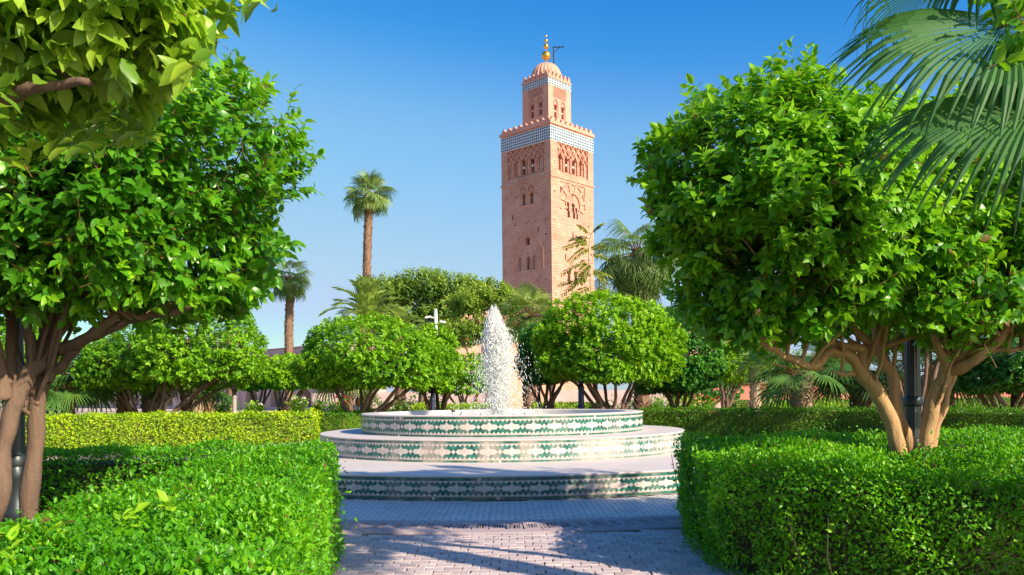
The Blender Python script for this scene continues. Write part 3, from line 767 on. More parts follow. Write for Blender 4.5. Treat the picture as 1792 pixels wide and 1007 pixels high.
m = MB(); m.tube([FC + Vector((0, 0, .8)), FC + Vector((0, 0, 1.22))], .05, 12); m.tube([FC + Vector((0, 0, 1.22)), FC + Vector((0, 0, 1.27))], .035, 12)
for k in range(6):
    a = k * PI / 3; c = FC + Vector((math.cos(a) * .5, math.sin(a) * .5, 0)); m.tube([c + Vector((0, 0, .8)), c + Vector((0, 0, 1.16))], .02, 6)
MAT['brass'] = plain('weathered_brass', (0.16, 0.12, 0.07), .5, .7)
m.build('nozzle', MAT['brass'], fount)
# small submerged lamp bracket seen over the rim, left of the jet
m = MB(); b = Vector((FC.x - 1.1, FC.y - .3, 1.1)); m.box(b + Vector((0, 0, .03)), .26, .05, .02); m.tube([b, b + Vector((-.02, 0, .16))], .012, 6); m.box(b + Vector((.0, 0, .14)), .09, .07, .06)
m.tube([b + Vector((.14, 0, .02)), b + Vector((.2, 0, .12))], .012, 6); m.build('lamp_bracket', MAT['brass'], fount)

# --- jet of water
JC = at(872, 716, 18.9); JC.z = 1.12
jet = thing('water_jet', 'tall white foaming jet of water rising from the fountain basin', 'water jet', (JC.x, JC.y, 1.1))
rj = np.random.default_rng(77)
def jet_w(t):   # half width of the column at height fraction t
    return float(np.interp(t, [0, .12, .35, .6, .8, .93, 1.0], [.11, .12, .165, .21, .19, .115, .035]))
JH = 2.44
octf = np.array([(0, 2, 4), (2, 1, 4), (1, 3, 4), (3, 0, 4), (2, 0, 5), (1, 2, 5), (3, 1, 5), (0, 3, 5)])
def drops(P, r, l, D):
    n = len(P); D = unit(D); a = unit(np.cross(D, np.array([.3, .2, .1]))); b = np.cross(D, a)
    co = np.stack([P + a * r[:, None], P - a * r[:, None], P + b * r[:, None], P - b * r[:, None], P + D * l[:, None], P - D * l[:, None]], 1)
    return co.reshape(-1, 3), (octf[None] + (np.arange(n) * 6)[:, None, None]).reshape(-1, 3)
# column: many torn ropes of water, dense at the middle
V = []; Q = []; nz_, na_ = 200, 64
for i in range(nz_ + 1):
    t = i / nz_; w = jet_w(t) * (.92 + .05 * math.sin(t * 9))
    for k in range(na_):
        a = 2 * PI * k / na_; q = 1.0 + .12 * math.sin(a * 3 + t * 5) * math.sin(t * 9 + a * 2) + .09 * math.sin(a * 7 + t * 23) * math.sin(t * 31 - a * 3) + .05 * math.sin(a * 17 + t * 57 + 2 * math.sin(t * 80)) + .04 * math.sin(a * 29 + 5 * math.sin(t * 40)) * math.sin(t * 90 + a * 7) + rj.normal(0, .025)
        V.append((JC.x + w * q * math.cos(a) + .05 * math.sin(t * 5) - .03, JC.y + w * q * math.sin(a) * .8, 1.1 + t * JH * .985 + rj.normal(0, .012)))
for i in range(nz_):
    for k in range(na_): Q.append((i * na_ + k, i * na_ + (k + 1) % na_, (i + 1) * na_ + (k + 1) % na_, (i + 1) * na_ + k))
link('core', npmesh(V, [np.array(Q)], smooth=True), MAT['spray'], jet)
N = 6000; t = rj.uniform(0, 1, N) ** .9; w = np.array([jet_w(x) for x in t]); ang = rj.uniform(0, 2 * PI, N)
rad = 1.0 + rj.exponential(.16, N); rad = np.clip(rad, .98, 1.9) * w; sway = .05 * np.sin(t * 5) - .03
P = np.column_stack([JC.x + rad * np.cos(ang) + sway, JC.y + rad * np.sin(ang) * .8, 1.1 + t * JH * (1 + .02 * rj.normal(size=N))])
D = np.column_stack([rj.normal(0, .15, N), rj.normal(0, .15, N), np.ones(N)])
v, f = drops(P, rj.uniform(.002, .006, N), rj.uniform(.02, .11, N) * (1.1 - .3 * t), D)
link('column', npmesh(v, [f], smooth=True), MAT['spray'], jet, kind='stuff')
# falling drops
N = 10000; t = rj.uniform(0, 1, N) ** .75; ang = rj.uniform(0, 2 * PI, N); w = np.array([jet_w(x) for x in t])
rad = w * .9 + rj.exponential(.20, N) * (1.12 - t) * 1.2; rad = np.minimum(rad, .98)
P = np.column_stack([JC.x + rad * np.cos(ang), JC.y + rad * np.sin(ang), 1.1 + np.maximum(t * JH * .88, .01)])
D = np.column_stack([.25 * np.cos(ang) + rj.normal(0, .15, N), .25 * np.sin(ang), -np.ones(N)])
v, f = drops(P, rj.uniform(.0022, .0085, N), rj.uniform(.008, .045, N), D)
link('droplets', npmesh(v, [f], smooth=True), MAT['spray'], jet, kind='stuff')
N = 1500; ang = rj.uniform(0, 2 * PI, N); rad = rj.uniform(.0, 1.15, N)
P = np.column_stack([JC.x + rad * np.cos(ang), JC.y + rad * np.sin(ang), 1.1 + rj.exponential(.05, N)])
v, f = drops(P, rj.uniform(.005, .014, N), rj.uniform(.006, .03, N), np.tile([0, 0, 1.], (N, 1)) + rj.normal(0, .3, (N, 3)))
link('splashes', npmesh(v, [f], smooth=True), MAT['spray'], jet, kind='stuff')
# ------------------------------------------------------------------ minaret
mm = Mat('minaret_stone'); co = mm.coord()
br = mm.n('TexBrick', Scale=1.0); br.inputs['Brick Width'].default_value = 1.3; br.inputs['Row Height'].default_value = .55; br.inputs['Mortar Size'].default_value = .03
# horizontal courses: use (x+y, z)
sx = mm.n('SeparateXYZ'); mm.l(co, sx.inputs[0]); cx_ = mm.n('CombineXYZ'); mm.l(mm.math('ADD', sx.outputs[0], mm.math('MULTIPLY', sx.outputs[1], -.7)), cx_.inputs[0]); mm.l(sx.outputs[2], cx_.inputs[1])
nv_ = mm.n('TexNoise', Scale=1.2, Detail=3); mm.l(co, nv_.inputs[0])
wp = mm.n('VectorMath', operation='ADD'); mm.l(cx_.outputs[0], wp.inputs[0]); sc_ = mm.n('VectorMath', operation='SCALE'); sc_.inputs['Scale'].default_value = .8; mm.l(nv_.outputs['Color'], sc_.inputs[0]); mm.l(sc_.outputs[0], wp.inputs[1])
mm.l(wp.outputs[0], br.inputs['Vector'])
br.inputs['Color1'].default_value = (.8, .8, .8, 1); br.inputs['Color2'].default_value = (1, 1, 1, 1); br.inputs['Mortar'].default_value = (.78, .78, .78, 1)
g = mm.noise(.35, 8, .65); h = mm.noise(2.6, 6, .7); v = mm.n('TexVoronoi', Scale=.9); mm.l(co, v.inputs['Vector'])
base = mm.ramp(g, [(.3, (0.47, 0.225, 0.160)), (.5, (0.57, 0.310, 0.218)), (.72, (0.66, 0.385, 0.290))])
c = mm.mix(.55, base, mm.mix(1.0, base, br.outputs['Color'], 'MULTIPLY'))
c = mm.mix(mm.math('MULTIPLY', mm.ramp(h, [(.57, (0, 0, 0)), (.70, (1, 1, 1))]), .6), c, (0.80, 0.60, 0.48))
c = mm.mix(mm.math('MULTIPLY', mm.ramp(mm.noise(2.6, 4, .7), [(.62, (0, 0, 0)), (.70, (1, 1, 1))]), .75), c, (0.22, 0.09, 0.06))
mm.pbr(c, .92, mm.bump(mm.math('ADD', h, mm.math('MULTIPLY', br.outputs['Fac'], -.5)), .9, .12), spec=.15); MAT['minaret'] = mm.m
mm = Mat('minaret_render'); g = mm.noise(.6, 7, .6); h = mm.noise(4, 5)
mm.pbr(mm.ramp(g, [(.3, (0.54, 0.265, 0.19)), (.7, (0.64, 0.34, 0.25))]), .92, mm.bump(h, .5, .05), spec=.15); MAT['minaret2'] = mm.m
MAT['dome'] = plain('dome_plaster', (0.55, 0.30, 0.20), .85, var=.15, scale=1.5)
MAT['gold'] = plain('gilded_copper', (0.85, 0.45, 0.08), .32, .9, var=.12, scale=2)
MAT['iron'] = plain('dark_iron', (0.03, 0.035, 0.05), .6, .4)
MAT['band_white'] = plain('band_white_tile', (0.68, 0.66, 0.62), .5, var=.08, scale=.8)
MAT['band_teal'] = plain('band_teal_tile', (0.030, 0.115, 0.175), .4, var=.35, scale=.7)
MAT['dark'] = plain('dark_interior', (0.05, 0.028, 0.022), .9)
MAT['lampglass'] = plain('pale_globe', (0.75, 0.72, 0.66), .4)

TA = math.radians(43.5); TL = 12.8; TD = 154.2
corner = at(964, 300, TD); corner.z = 0
uL = Vector((-math.cos(TA), math.sin(TA), 0)); uR = Vector((math.sin(TA), math.cos(TA), 0))
TC = corner + (uL + uR) * TL / 2
nL = Vector((-math.sin(TA), -math.cos(TA), 0)); nR = Vector((math.cos(TA), -math.sin(TA), 0))
class Face:
    """vertical face: centre line point c, horizontal axis h (towards picture right), outward normal n"""
    def __init__(s, c, h, n): s.c, s.h, s.n = c, h, n
    def p(s, u, z, o=0.0): return s.c + s.h * u + s.n * o + Vector((0, 0, z))
    def hit(s, px, py):
        d = at(px, py, 1.0) - Vector((0, 0, CAMH)); t = (s.c - Vector((0, 0, CAMH))).dot(s.n) / d.dot(s.n)
        q = Vector((0, 0, CAMH)) + d * t; return (q - s.c).dot(s.h), q.z
def faces_of(C, L): return Face(C + nL * L / 2, -uL, nL), Face(C + nR * L / 2, uR, nR)
FL, FR = faces_of(TC, TL); TB = Vector((TC.x, TC.y, 0))
fb = [FL, FR, Face(TC - nL * TL / 2, uL, -nL), Face(TC - nR * TL / 2, -uR, -nR)]
z_ = lambda px, py, f: f.hit(px, py)[1]
Zc = lambda py: at(964, py, TD).z
ZB0, ZB1, ZP, ZM = Zc(243.5), Zc(218.5), Zc(215), Zc(203)   # band bottom/top, parapet foot, merlon top
ZS = Zc(306)
tower = thing('minaret', 'tall square pink stone minaret with tiled band, stepped crest and gold finial', 'minaret', tuple(TB))
def sqbox(m, C, L, z0, z1, mi=0): m.box(C + Vector((0, 0, (z0 + z1) / 2)), L, L, z1 - z0, ax=(-uL, uR, Vector((0, 0, 1))), mi=mi)

def arch(f, u, z0, w, h, o0, o1, kind='round', n=7):
    """outline of an arched opening as a polygon list on the face"""
    P = [(u - w / 2, z0), (u + w / 2, z0)]; hs = z0 + h - w * (.75 if kind == 'point' else .5)
    if kind == 'horse':
        hs = z0 + h - w * .55; R = w * .58
        P = [(u - w * .42, z0), (u + w * .42, z0), (u + w * .42, hs - R * .5)]
        P += [(u + R * math.cos(a), hs + R * math.sin(a)) for a in np.linspace(-.4, PI + .4, n + 3)] + [(u - w * .42, hs - R * .5)]
    elif kind == 'point':
        hs = z0 + h - w * .707; am = math.acos(1 / 3)
        arc = [(u - w * .25 + w * .75 * math.cos(am * k / n), hs + w * .75 * math.sin(am * k / n)) for k in range(n + 1)]
        P += arc + [(2 * u - a, b) for a, b in arc[:-1][::-1]]
    else: P += [(u + w / 2 * math.cos(a), hs + w / 2 * math.sin(a)) for a in np.linspace(0, PI, n + 2)]
    return P
def cutp(m, f, P, depth, o=.5): m.prism([f.p(a, b, o) for a, b in P], -f.n * (depth + o))
def boolean(o, cm, solver='EXACT'):
    c = cm.build('cutter_tmp', None, None)
    bm = bmesh.new(); bm.from_mesh(c.data); bmesh.ops.recalc_face_normals(bm, faces=bm.faces); bm.to_mesh(c.data); bm.free()
    bm = bmesh.new(); bm.from_mesh(o.data); bmesh.ops.recalc_face_normals(bm, faces=bm.faces); bm.to_mesh(o.data); bm.free()
    md = o.modifiers.new('b', 'BOOLEAN'); md.object = c; md.operation = 'DIFFERENCE'; md.solver = solver; md.use_self = True
    bpy.context.view_layer.update(); dg = bpy.context.evaluated_depsgraph_get()
    me = bpy.data.meshes.new_from_object(o.evaluated_get(dg)); o.modifiers.clear(); o.data = me
    bpy.data.objects.remove(c)

shaft_m = MB(); sqbox(shaft_m, TC, TL, 0, ZP)
shaft = shaft_m.build('shaft', MAT['minaret'], None)
pan = MB(); win = MB(); orn = MB(); glb = MB()
def ribbon(m, f, P, w, o0, th, closed=False, mi=0):
    pts = list(P) + ([P[0]] if closed else [])
    for (a, b), (c, d) in zip(pts[:-1], pts[1:]):
        A = Vector((a, b)); B = Vector((c, d)); L = (B - A).length
        if L < 1e-4: continue
        t = (B - A) / L; ce = (A + B) / 2
        X = f.h * t.x + Vector((0, 0, t.y)); Y = X.cross(f.n)
        m.box(f.p(ce.x, ce.y, o0 + th / 2), L + w * .55, w, th, ax=(X, Y, f.n), mi=mi)
def rect_panel(f, u0, u1, z0, z1, depth): cutp(pan, f, [(u0, z0), (u1, z0), (u1, z1), (u0, z1)], depth)
def lobed(u, z0, w, h, n=9, amp=.12):
    """lobed pointed arch line"""
    out = [(u - w / 2, z0), (u - w / 2, z0 + h * .45)]
    for k in range(n * 4 + 1):
        t = k / (n * 4); s = 1 - abs(2 * t - 1); x = -w / 2 + w * t
        z = z0 + h * .45 + h * .55 * (1 - abs(2 * t - 1) ** 2.1) ** .9
        q = abs(math.sin(t * n * PI)); nx, nz = (2 * t - 1), .6; out.append((u + x + nx * amp * w * (q - .5) * .4, z + nz * amp * w * (q - .5)))
    out += [(u + w / 2, z0 + h * .45), (u + w / 2, z0)]; return out
def sebka(f, u0, u1, z0, z1, nx, nz, w, o, th):
    """net of interlaced ogee arches"""
    du = (u1 - u0) / nx; dz = (z1 - z0) / nz
    for j in range(nz):
        for i in range(-1, nx + 1):
            a = u0 + du * (i + (.5 if j % 2 else 0))
            P = []
            for k in range(7):
                t = k / 6; x = a + du * t; z = z0 + dz * (j + (1 - abs(2 * t - 1)) ** .7 * 1.02)
                P.append((x, z))
            seg = [p for p in P if u0 - .01 <= p[0] <= u1 + .01]
            if len(seg) > 1: ribbon(orn, f, seg, w, o, th)
MB_N = lambda f, px0, py0, px1, py1: (f.hit(px0, py0), f.hit(px1, py1))
# ---- left face
uA, uB = FL.hit(888, 290)[0], FL.hit(952, 290)[0]
zt, zb = FL.hit(920, 258)[1], FL.hit(920, 309)[1]
rect_panel(FL, uA, uB, zb, zt, .38)
W1 = [FL.hit(902, 300)[0], FL.hit(914.5, 300)[0], FL.hit(930, 298)[0], FL.hit(943.5, 296)[0]]
wz = FL.hit(921, 304)[1]
for k, u in enumerate(W1):
    cutp(win, FL, arch(FL, u, wz, 1.05, 3.1, 0, 0, 'horse'), 1.6 if k in (1, 2) else .62)
    ribbon(orn, FL, lobed(u, wz, 1.75, 3.9, 7), .17, -.4, .34)
    if k in (1, 2):
        m_ = Vector(FL.p(u, wz + 1.35, -.5)); glb.lathe(m_, [(.01, -.26), (.2, -.17), (.27, 0), (.2, .17), (.01, .26)], 10)
sebka(FL, uA + .1, uB - .1, wz + 2.6, zt - .12, 6, 3, .16, -.4, .34)
# cornice string
# paired windows with lobed frames
wz2 = FL.hit(921, 358.5)[1]
for px in (915.3, 928.8):
    u = FL.hit(px, 350)[0]; cutp(pan, FL, arch(FL, u, wz2 - .1, 1.75, 3.7, 0, 0, 'point'), .22)
    cutp(win, FL, arch(FL, u, wz2, .98, 2.3, 0, 0, 'horse'), 1.6); ribbon(orn, FL, lobed(u, wz2, 1.5, 3.3, 7), .13, -.25, .2)
ribbon(orn, FL, [(FL.hit(908, 350)[0], wz2 - .25), (FL.hit(936, 350)[0], wz2 - .25)], .2, 0, .12)
# big lobed arch
uc = FL.hit(923.5, 440)[0]; wz3 = FL.hit(923, 474)[1]; wa = FL.hit(951, 440)[0] - FL.hit(896.5, 440)[0]
cutp(pan, FL, arch(FL, uc, wz3, wa - .6, 6.6, 0, 0, 'point'), .10)
ribbon(orn, FL, lobed(uc, wz3, wa, 7.2, 17, .09), .17, -.02, .12)
ribbon(orn, FL, lobed(uc, wz3, wa - .9, 6.4, 13, .06), .13, -.1, .12)
u, z = FL.hit(923, 429); cutp(win, FL, [(u - .55, z), (u + .55, z), (u + .55, z + 1.25), (u + .3, z + 1.6), (u, z + 1.9), (u - .3, z + 1.6), (u - .55, z + 1.25)], 1.5)
for px, wd, dp in ((909.5, .5, .45), (923.5, .85, 1.6), (934, .5, .45)):
    u = FL.hit(px, 460)[0]; cutp(win, FL, arch(FL, u, wz3 + .15, wd, 2.7, 0, 0, 'point'), dp); ribbon(orn, FL, lobed(u, wz3 + .15, wd + .55, 3.3, 5), .12, -.3, .2)
for px, py in ((897, 381), (942, 402), (915.5, 500), (946, 523)):
    u, z = FL.hit(px, py); cutp(win, FL, [(u - .14, z - .55), (u + .14, z - .55), (u + .14, z + .55), (u - .14, z + .55)], .8)
# ---- right face
uA, uB = FR.hit(976, 290)[0], FR.hit(1029, 290)[0]; zt, zb = FR.hit(1000, 254)[1], FR.hit(1000, 307)[1]
rect_panel(FR, uA, uB, zb, zt, .42)
wz = FR.hit(1000, 303)[1]
for k, px in enumerate((981.5, 993.5, 1006, 1018, 1026)):
    u = FR.hit(px, 295)[0]
    if k == 4: continue
    cutp(win, FR, arch(FR, u, wz, 1.1, 3.0, 0, 0, 'horse'), 1.6 if k in (1, 2) else .9); ribbon(orn, FR, lobed(u, wz, 1.85, 3.9, 7), .17, -.44, .38)
    if k in (1, 2): glb.lathe(Vector(FR.p(u, wz + 1.3, -.5)), [(.01, -.26), (.2, -.17), (.27, 0), (.2, .17), (.01, .26)], 10)
sebka(FR, uA + .1, uB - .1, wz + 2.5, zt - .12, 6, 3, .16, -.44, .38)
uA, uB = FR.hit(980.5, 350)[0], FR.hit(1024, 350)[0]; zt, zb = FR.hit(1000, 322)[1], FR.hit(1000, 371)[1]
rect_panel(FR, uA, uB, zb, zt, .2)
uc = FR.hit(1003, 350)[0]; zc = FR.hit(1003, 358)[1]; Rr = (uB - uA) * .36
for k in range(15):   # voussoirs of the great horseshoe arch
    a = -.35 + (PI + .7) * k / 14; r_a, r_b = Rr * .80, Rr * 1.38
    P = [(uc + r * math.cos(a + s * .075), zc + r * math.sin(a + s * .075)) for r, s in ((r_a, -1), (r_b, -1), (r_b, 1), (r_a, 1))]
    if k % 2 == 0: orn.prism([FR.p(x, y, .02) for x, y in P], -FR.n * .2)
ribbon(orn, FR, [(uc + Rr * .78 * math.cos(a), zc + Rr * .78 * math.sin(a)) for a in np.linspace(-.5, PI + .5, 22)], .26, -.18, .26)
ribbon(orn, FR, [(uc + Rr * (1.42 + .05 * math.cos(k * PI)) * math.cos(a), zc + Rr * (1.42 + .05 * math.cos(k * PI)) * math.sin(a)) for k, a in enumerate(np.linspace(-.35, PI + .35, 40))], .2, -.18, .2)
zw = FR.hit(1003, 383)[1]
for px, wd, h in ((995.3, .85, 3.0), (1004.7, .85, 3.0), (1010, .6, 2.3)): cutp(win, FR, arch(FR, FR.hit(px, 375)[0], zw, wd, h, 0, 0, 'horse'), 1.6)
cutp(win, FR, [(FR.hit(982.5, 330)[0] + a, FR.hit(982.5, 331)[1] + b) for a, b in ((-.3, -.5), (.3, -.5), (.3, .5), (-.3, .5))], 1.2)
zw = FR.hit(1003, 498)[1]
for px in (996, 1007.5, 1018): 
    cutp(win, FR, arch(FR, FR.hit(px, 490)[0], zw, .95, 2.6, 0, 0, 'horse'), 1.5)
for px, py in ((1002.8, 412), (990, 450), (1030, 440)):
    u, z = FR.hit(px, py); cutp(win, FR, [(u - .15, z - .6), (u + .15, z - .6), (u + .15, z + .6), (u - .15, z + .6)], .8)
rh = np.random.default_rng(66)
for f in (FL, FR):   # putlog holes and weathered sockets
    for row in range(17):
        z = 4 + row * 2.75 + rh.normal(0, .15)
        for k in range(5):
            u = -5.4 + k * 2.7 + rh.normal(0, .35); q = rh.uniform(.07, .17)
            if rh.uniform() < .75 and abs(z - 37.5) > 1 and z < 46: cutp(win, f, [(u - q, z - q * 1.3), (u + q, z - q * 1.3), (u + q, z + q), (u - q, z + q * 1.2)], .55)
boolean(shaft, pan); boolean(shaft, win)
shaft.parent = tower; shaft.data.transform(Matrix.Translation(-TB))
# cornice and string courses
m = MB(); sqbox(m, TC, TL + .34, ZS - .18, ZS + .16); m.build('string_course', MAT['minaret'], tower)
m = MB(); sqbox(m, TC, TL + .5, ZP - .02, ZP + .55); m.build('cornice', MAT['minaret2'], tower)
orn.build('carved_arches', MAT['minaret2'], tower, kind='stuff')
glb.build('globe_lamps', MAT['lampglass'], tower, smooth=True)
m = MB(); sqbox(m, TC, TL - .6, ZP + .5, ZP + .9); m.build('terrace', MAT['minaret2'], tower)

def tile_band(C, L, z0, z1, rows, parent, proud=.10):
    m = MB(); sqbox(m, C, L + proud, z0, z1); m.build('tile_band', MAT['band_white'], parent)
    t = MB()
    for f in faces_of(C, L):
        c = (z1 - z0) / rows; n = int(L / c); c2 = L / n
        for i in range(n):
            for j in range(rows):
                u = -L / 2 + c2 * (i + .5); z = z0 + c * (j + .5); q = .38 * c
                P = [(u - q, z - q * .45), (u - q * .45, z - q), (u + q * .45, z - q), (u + q, z - q * .45), (u + q, z + q * .45), (u + q * .45, z + q), (u - q * .45, z + q), (u - q, z + q * .45)]
                o = proud / 2
                if (i + j) % 2: P = [(u - q * 1.25, z), (u, z - q * 1.25), (u + q * 1.25, z), (u, z + q * 1.25)]
                t.prism([f.p(a, b, o + .03) for a, b in P], -f.n * .04)
    t.build('band_tile', MAT['band_teal'], parent, kind='stuff')
tile_band(TC, TL, ZB0, ZB1, 5, tower)

def merlon_mesh(w, h, th):
    m = MB(); P = [(-w / 2, 0), (w / 2, 0), (w / 2, h * .42), (w * .36, h * .42), (w * .36, h * .62), (w * .22, h * .62), (w * .22, h * .82), (w * .1, h), (-w * .1, h), (-w * .22, h * .82), (-w * .22, h * .62), (-w * .36, h * .62), (-w * .36, h * .42), (-w / 2, h * .42)]
    me = bpy.data.meshes.new('merlon'); n = len(P)
    v = [(a, -th / 2, b) for a, b in P] + [(a, th / 2, b) for a, b in P]
    me.from_pydata(v, [], [tuple(range(n)), tuple(range(n, 2 * n))[::-1]] + [(i, n + i, n + (i + 1) % n, (i + 1) % n) for i in range(n)]); me.update()
    me.materials.append(MAT['minaret2']); return me
def crest(C, L, z, n, w, h, th, parent):
    me = merlon_mesh(w, h, th); org = origin(parent)
    for f in [Face(C + nn * (L / 2 - th / 2 + .04), hh, nn) for nn, hh in ((nL, -uL), (nR, uR), (-nL, uL), (-nR, -uR))]:
        for i in range(n):
            u = -L / 2 + L * (i + .5) / n
            o = bpy.data.objects.new('merlon', me); COL.objects.link(o); o.parent = parent
            o.matrix_basis = Matrix.Translation(f.p(u, z) - org) @ Matrix((f.h, -f.n, Vector((0, 0, 1)))).transposed().to_4x4()
crest(TC, TL, ZP + .5, 9, 1.05, ZM - ZP - .35, .5, tower)

# lantern
LL = 6.75; LF = faces_of(TC, LL); dL = (LF[0].c - FL.c).length
Zl = lambda py: at(959.6, py, TD + 4.25).z
zb0, zb1, zm = Zl(146), Zl(133.5), Zl(123)
lm = MB(); sqbox(lm, TC, LL, ZP + .6, zb1 + .05); lantern = lm.build('lantern', MAT['minaret2'], None)
pan = MB(); win = MB(); orn = MB(); glb = MB()
for f, xs, cl in ((LF[0], (930.5, 945), (924.0, 950.5)), (LF[1], (973, 985.5), (968, 990.5))):
    z0 = f.hit(xs[0], 207)[1]; zt = f.hit(sum(cl) / 2, 149)[1]; u0, u1 = f.hit(cl[0], 170)[0], f.hit(cl[1], 170)[0]
    zl = z0 + 3.9
    cutp(pan, f, [(u0, zl), (u1, zl), (u1, zt), (u0, zt)], .3)
    for px in xs:
        u = f.hit(px, 195)[0]; cutp(pan, f, arch(f, u, z0, 1.5, 3.8, 0, 0, 'point'), .16)
        cutp(win, f, arch(f, u, z0, .85, 2.7, 0, 0, 'horse'), 1.4); ribbon(orn, f, lobed(u, z0, 1.45, 3.7, 7), .13, -.2, .22)
        glb.lathe(Vector(f.p(u, z0 + 1.4, -.35)), [(.01, -.2), (.15, -.13), (.2, 0), (.15, .13), (.01, .2)], 10)
    # open lozenge net
    nx = 6
    du = (u1 - u0) / nx; H = zt - zl; nz = 6
    for i in range(-nz, nx + 1):
        for sg in (1, -1):
            P = []
            for k in range(nz * 3 + 1):
                j = k / 3; x = (u0 + du * (i + j)) if sg > 0 else (u1 - du * (i + j)); z = zl + H * j / nz
                x += .14 * du * math.sin(j * 2 * PI)
                if u0 <= x <= u1: P.append((x, z))
            if len(P) > 1: ribbon(orn, f, P, .13, -.3, .28)
boolean(lantern, pan); boolean(lantern, win); lantern.parent = tower; lantern.data.transform(Matrix.Translation(-TB))
orn.build('lantern_carving', MAT['minaret2'], tower, kind='stuff'); glb.build('globe_lamps', MAT['lampglass'], tower, smooth=True)
tile_band(TC, LL, zb0, zb1, 3, tower, .08)
m = MB(); sqbox(m, TC, LL + .3, zb1, zb1 + .3); m.build('cornice', MAT['minaret2'], tower)
crest(TC, LL, zb1 + .28, 6, .85, 1.15, .4, tower)
# ribbed dome
zd0 = zb1 + .3; zd1 = at(958, 111.5, TD + 9).z; RD = 3.0; nr = 24; V = []; Q = []; rows = 14
sub = 6
for i in range(rows + 1):
    t = i / rows; a = t * PI / 2; R0 = RD * math.cos(a) ** .85 * (1 - .0 * t) if i < rows else .02; z = zd0 + 0.7 + (zd1 - zd0 - 0.7) * math.sin(a)
    for k in range(nr * sub):
        b = 2 * PI * k / (nr * sub); rib = 1 + .07 * (abs(math.sin(b * nr / 2)) - .6) * (1 if t < .95 else .3)
        V.append((TC.x + R0 * rib * math.cos(b), TC.y + R0 * rib * math.sin(b), z))
nk = nr * sub
V = [(x, y, zd0) for x, y, z in V[:nk]] + V
for i in range(rows + 1):
    for k in range(nk): Q.append((i * nk + k, i * nk + (k + 1) % nk, (i + 1) * nk + (k + 1) % nk, (i + 1) * nk + k))
link('dome', npmesh(V, [np.array(Q)], smooth=True), MAT['dome'], tower)
pr = MB(); Cx = Vector((TC.x, TC.y, 0))
pr.tube([Cx + Vector((0, 0, zd1 - .2)), Cx + Vector((0, 0, Zl(60.5)))], .09, 8); fin = pr.build('finial_rod', MAT['gold'], tower)
DF = TC.y
for py, rp in ((97.8, 8.0), (81.5, 4.7), (71.6, 3.1), (63.5, 1.9)):
    z = at(957, py, DF).z; R = rp / F * DF; m = MB()
    m.lathe(Vector((TC.x, TC.y, z)), [(.01, -R)] + [(R * math.cos(a), R * math.sin(a)) for a in np.linspace(-1.4, 1.4, 11)] + [(.01, R)], 20)
    m.build('gold_ball', MAT['gold'], tower, smooth=True)
# wooden gallows mast on the lantern
mb = TC + uR * 2.35; D0 = mb.y; m = MB()
za, zb = at(979, 124, D0).z, at(979, 83, D0).z; X = Vector((mb.x, mb.y, 0))
m.tube([X + Vector((0, 0, za)), X + Vector((-.05, 0, zb))], .13, 6)
e = Vector((1, -.15, 0)); m.tube([X + Vector((-.25, 0, zb)), X + Vector((0, 0, zb - .05)) + e * 2.1], .11, 6); m.tube([X + Vector((0, 0, zb - 1.0)), X + Vector((0, 0, zb - .1)) + e * 1.2], .07, 6)
m.tube([X + Vector((0, 0, zb - .1)) + e * 2.0, X + Vector((0, 0, zb - .6)) + e * 2.0], .05, 5)
m.tube([X + Vector((0, 0, zb - 1.2)), Cx + Vector((.5, 0, zd1 + .3))], .02, 4)
for k in range(7): m.tube([X + Vector((-.28, 0, za + .8 + .5 * k)), X + Vector((.05, 0, za + .8 + .5 * k))], .03, 4)
m.build('flag_mast', MAT['iron'], tower)
# ------------------------------------------------------------------ buildings behind the garden
def wallmat(name, a, b):
    m = Mat(name); g = m.noise(.5, 7); h = m.noise(8, 5)
    m.pbr(m.ramp(g, [(.3, a), (.7, b)]), .92, m.bump(h, .4, .03), spec=.15); return m.m
MAT['w_mauve'] = wallmat('mauve_wall', (0.46, 0.33, 0.31), (0.56, 0.42, 0.39))
MAT['w_mauve_cap'] = wallmat('mauve_wall_cap', (0.40, 0.20, 0.185), (0.48, 0.26, 0.24))
MAT['w_orange'] = wallmat('orange_wall', (0.62, 0.34, 0.22), (0.72, 0.44, 0.30))
MAT['w_red'] = wallmat('red_wall', (0.50, 0.17, 0.12), (0.58, 0.22, 0.16))
MAT['shutter'] = plain('orange_shutter', (0.55, 0.15, 0.03), .6)
MAT['white'] = plain('white_paint', (0.75, 0.74, 0.72), .6, var=.05)
# long wall with arches, far left
A_ = at(612, 690, 90); A_.z = 0; BL = 120.0
Bc = A_ + uL * BL / 2; bl = thing('arcaded_wall', 'long low mauve wall with dark arches and a red cornice far behind the lawn at left', 'building', tuple(Bc))
AXB = (-uL, -nL, Vector((0, 0, 1)))
def bbox(u, d, z, su, sd, sz, name, mat, par): m = MB(); m.box(Bc - uL * u - nL * d + Vector((0, 0, z)), su, sd, sz, ax=AXB); return m.build(name, mat, par)
w = bbox(0, 2.5, 3.6, BL, 5, 7.2, 'wall', MAT['w_mauve'], None); cm = MB(); fw = Face(Bc, -uL, nL)
for i in range(20): cutp(cm, fw, arch(fw, -57 + i * 6.0, 0.35, 3.2, 2.3, 0, 0, 'round'), 1.8)
boolean(w, cm); w.parent = bl; w.data.transform(Matrix.Translation(-Bc))
bbox(0, 2.45, 6.45, BL + .3, 5.5, .35, 'cornice', MAT['w_mauve_cap'], bl); bbox(0, 2.9, 7.35, BL - .2, 4.6, .3, 'parapet', MAT['w_mauve_cap'], bl)
for i in range(21): bbox(-60 + i * 6.0, -.12, 3.1, .35, .26, 6.2, 'pilaster', MAT['w_mauve'], bl)
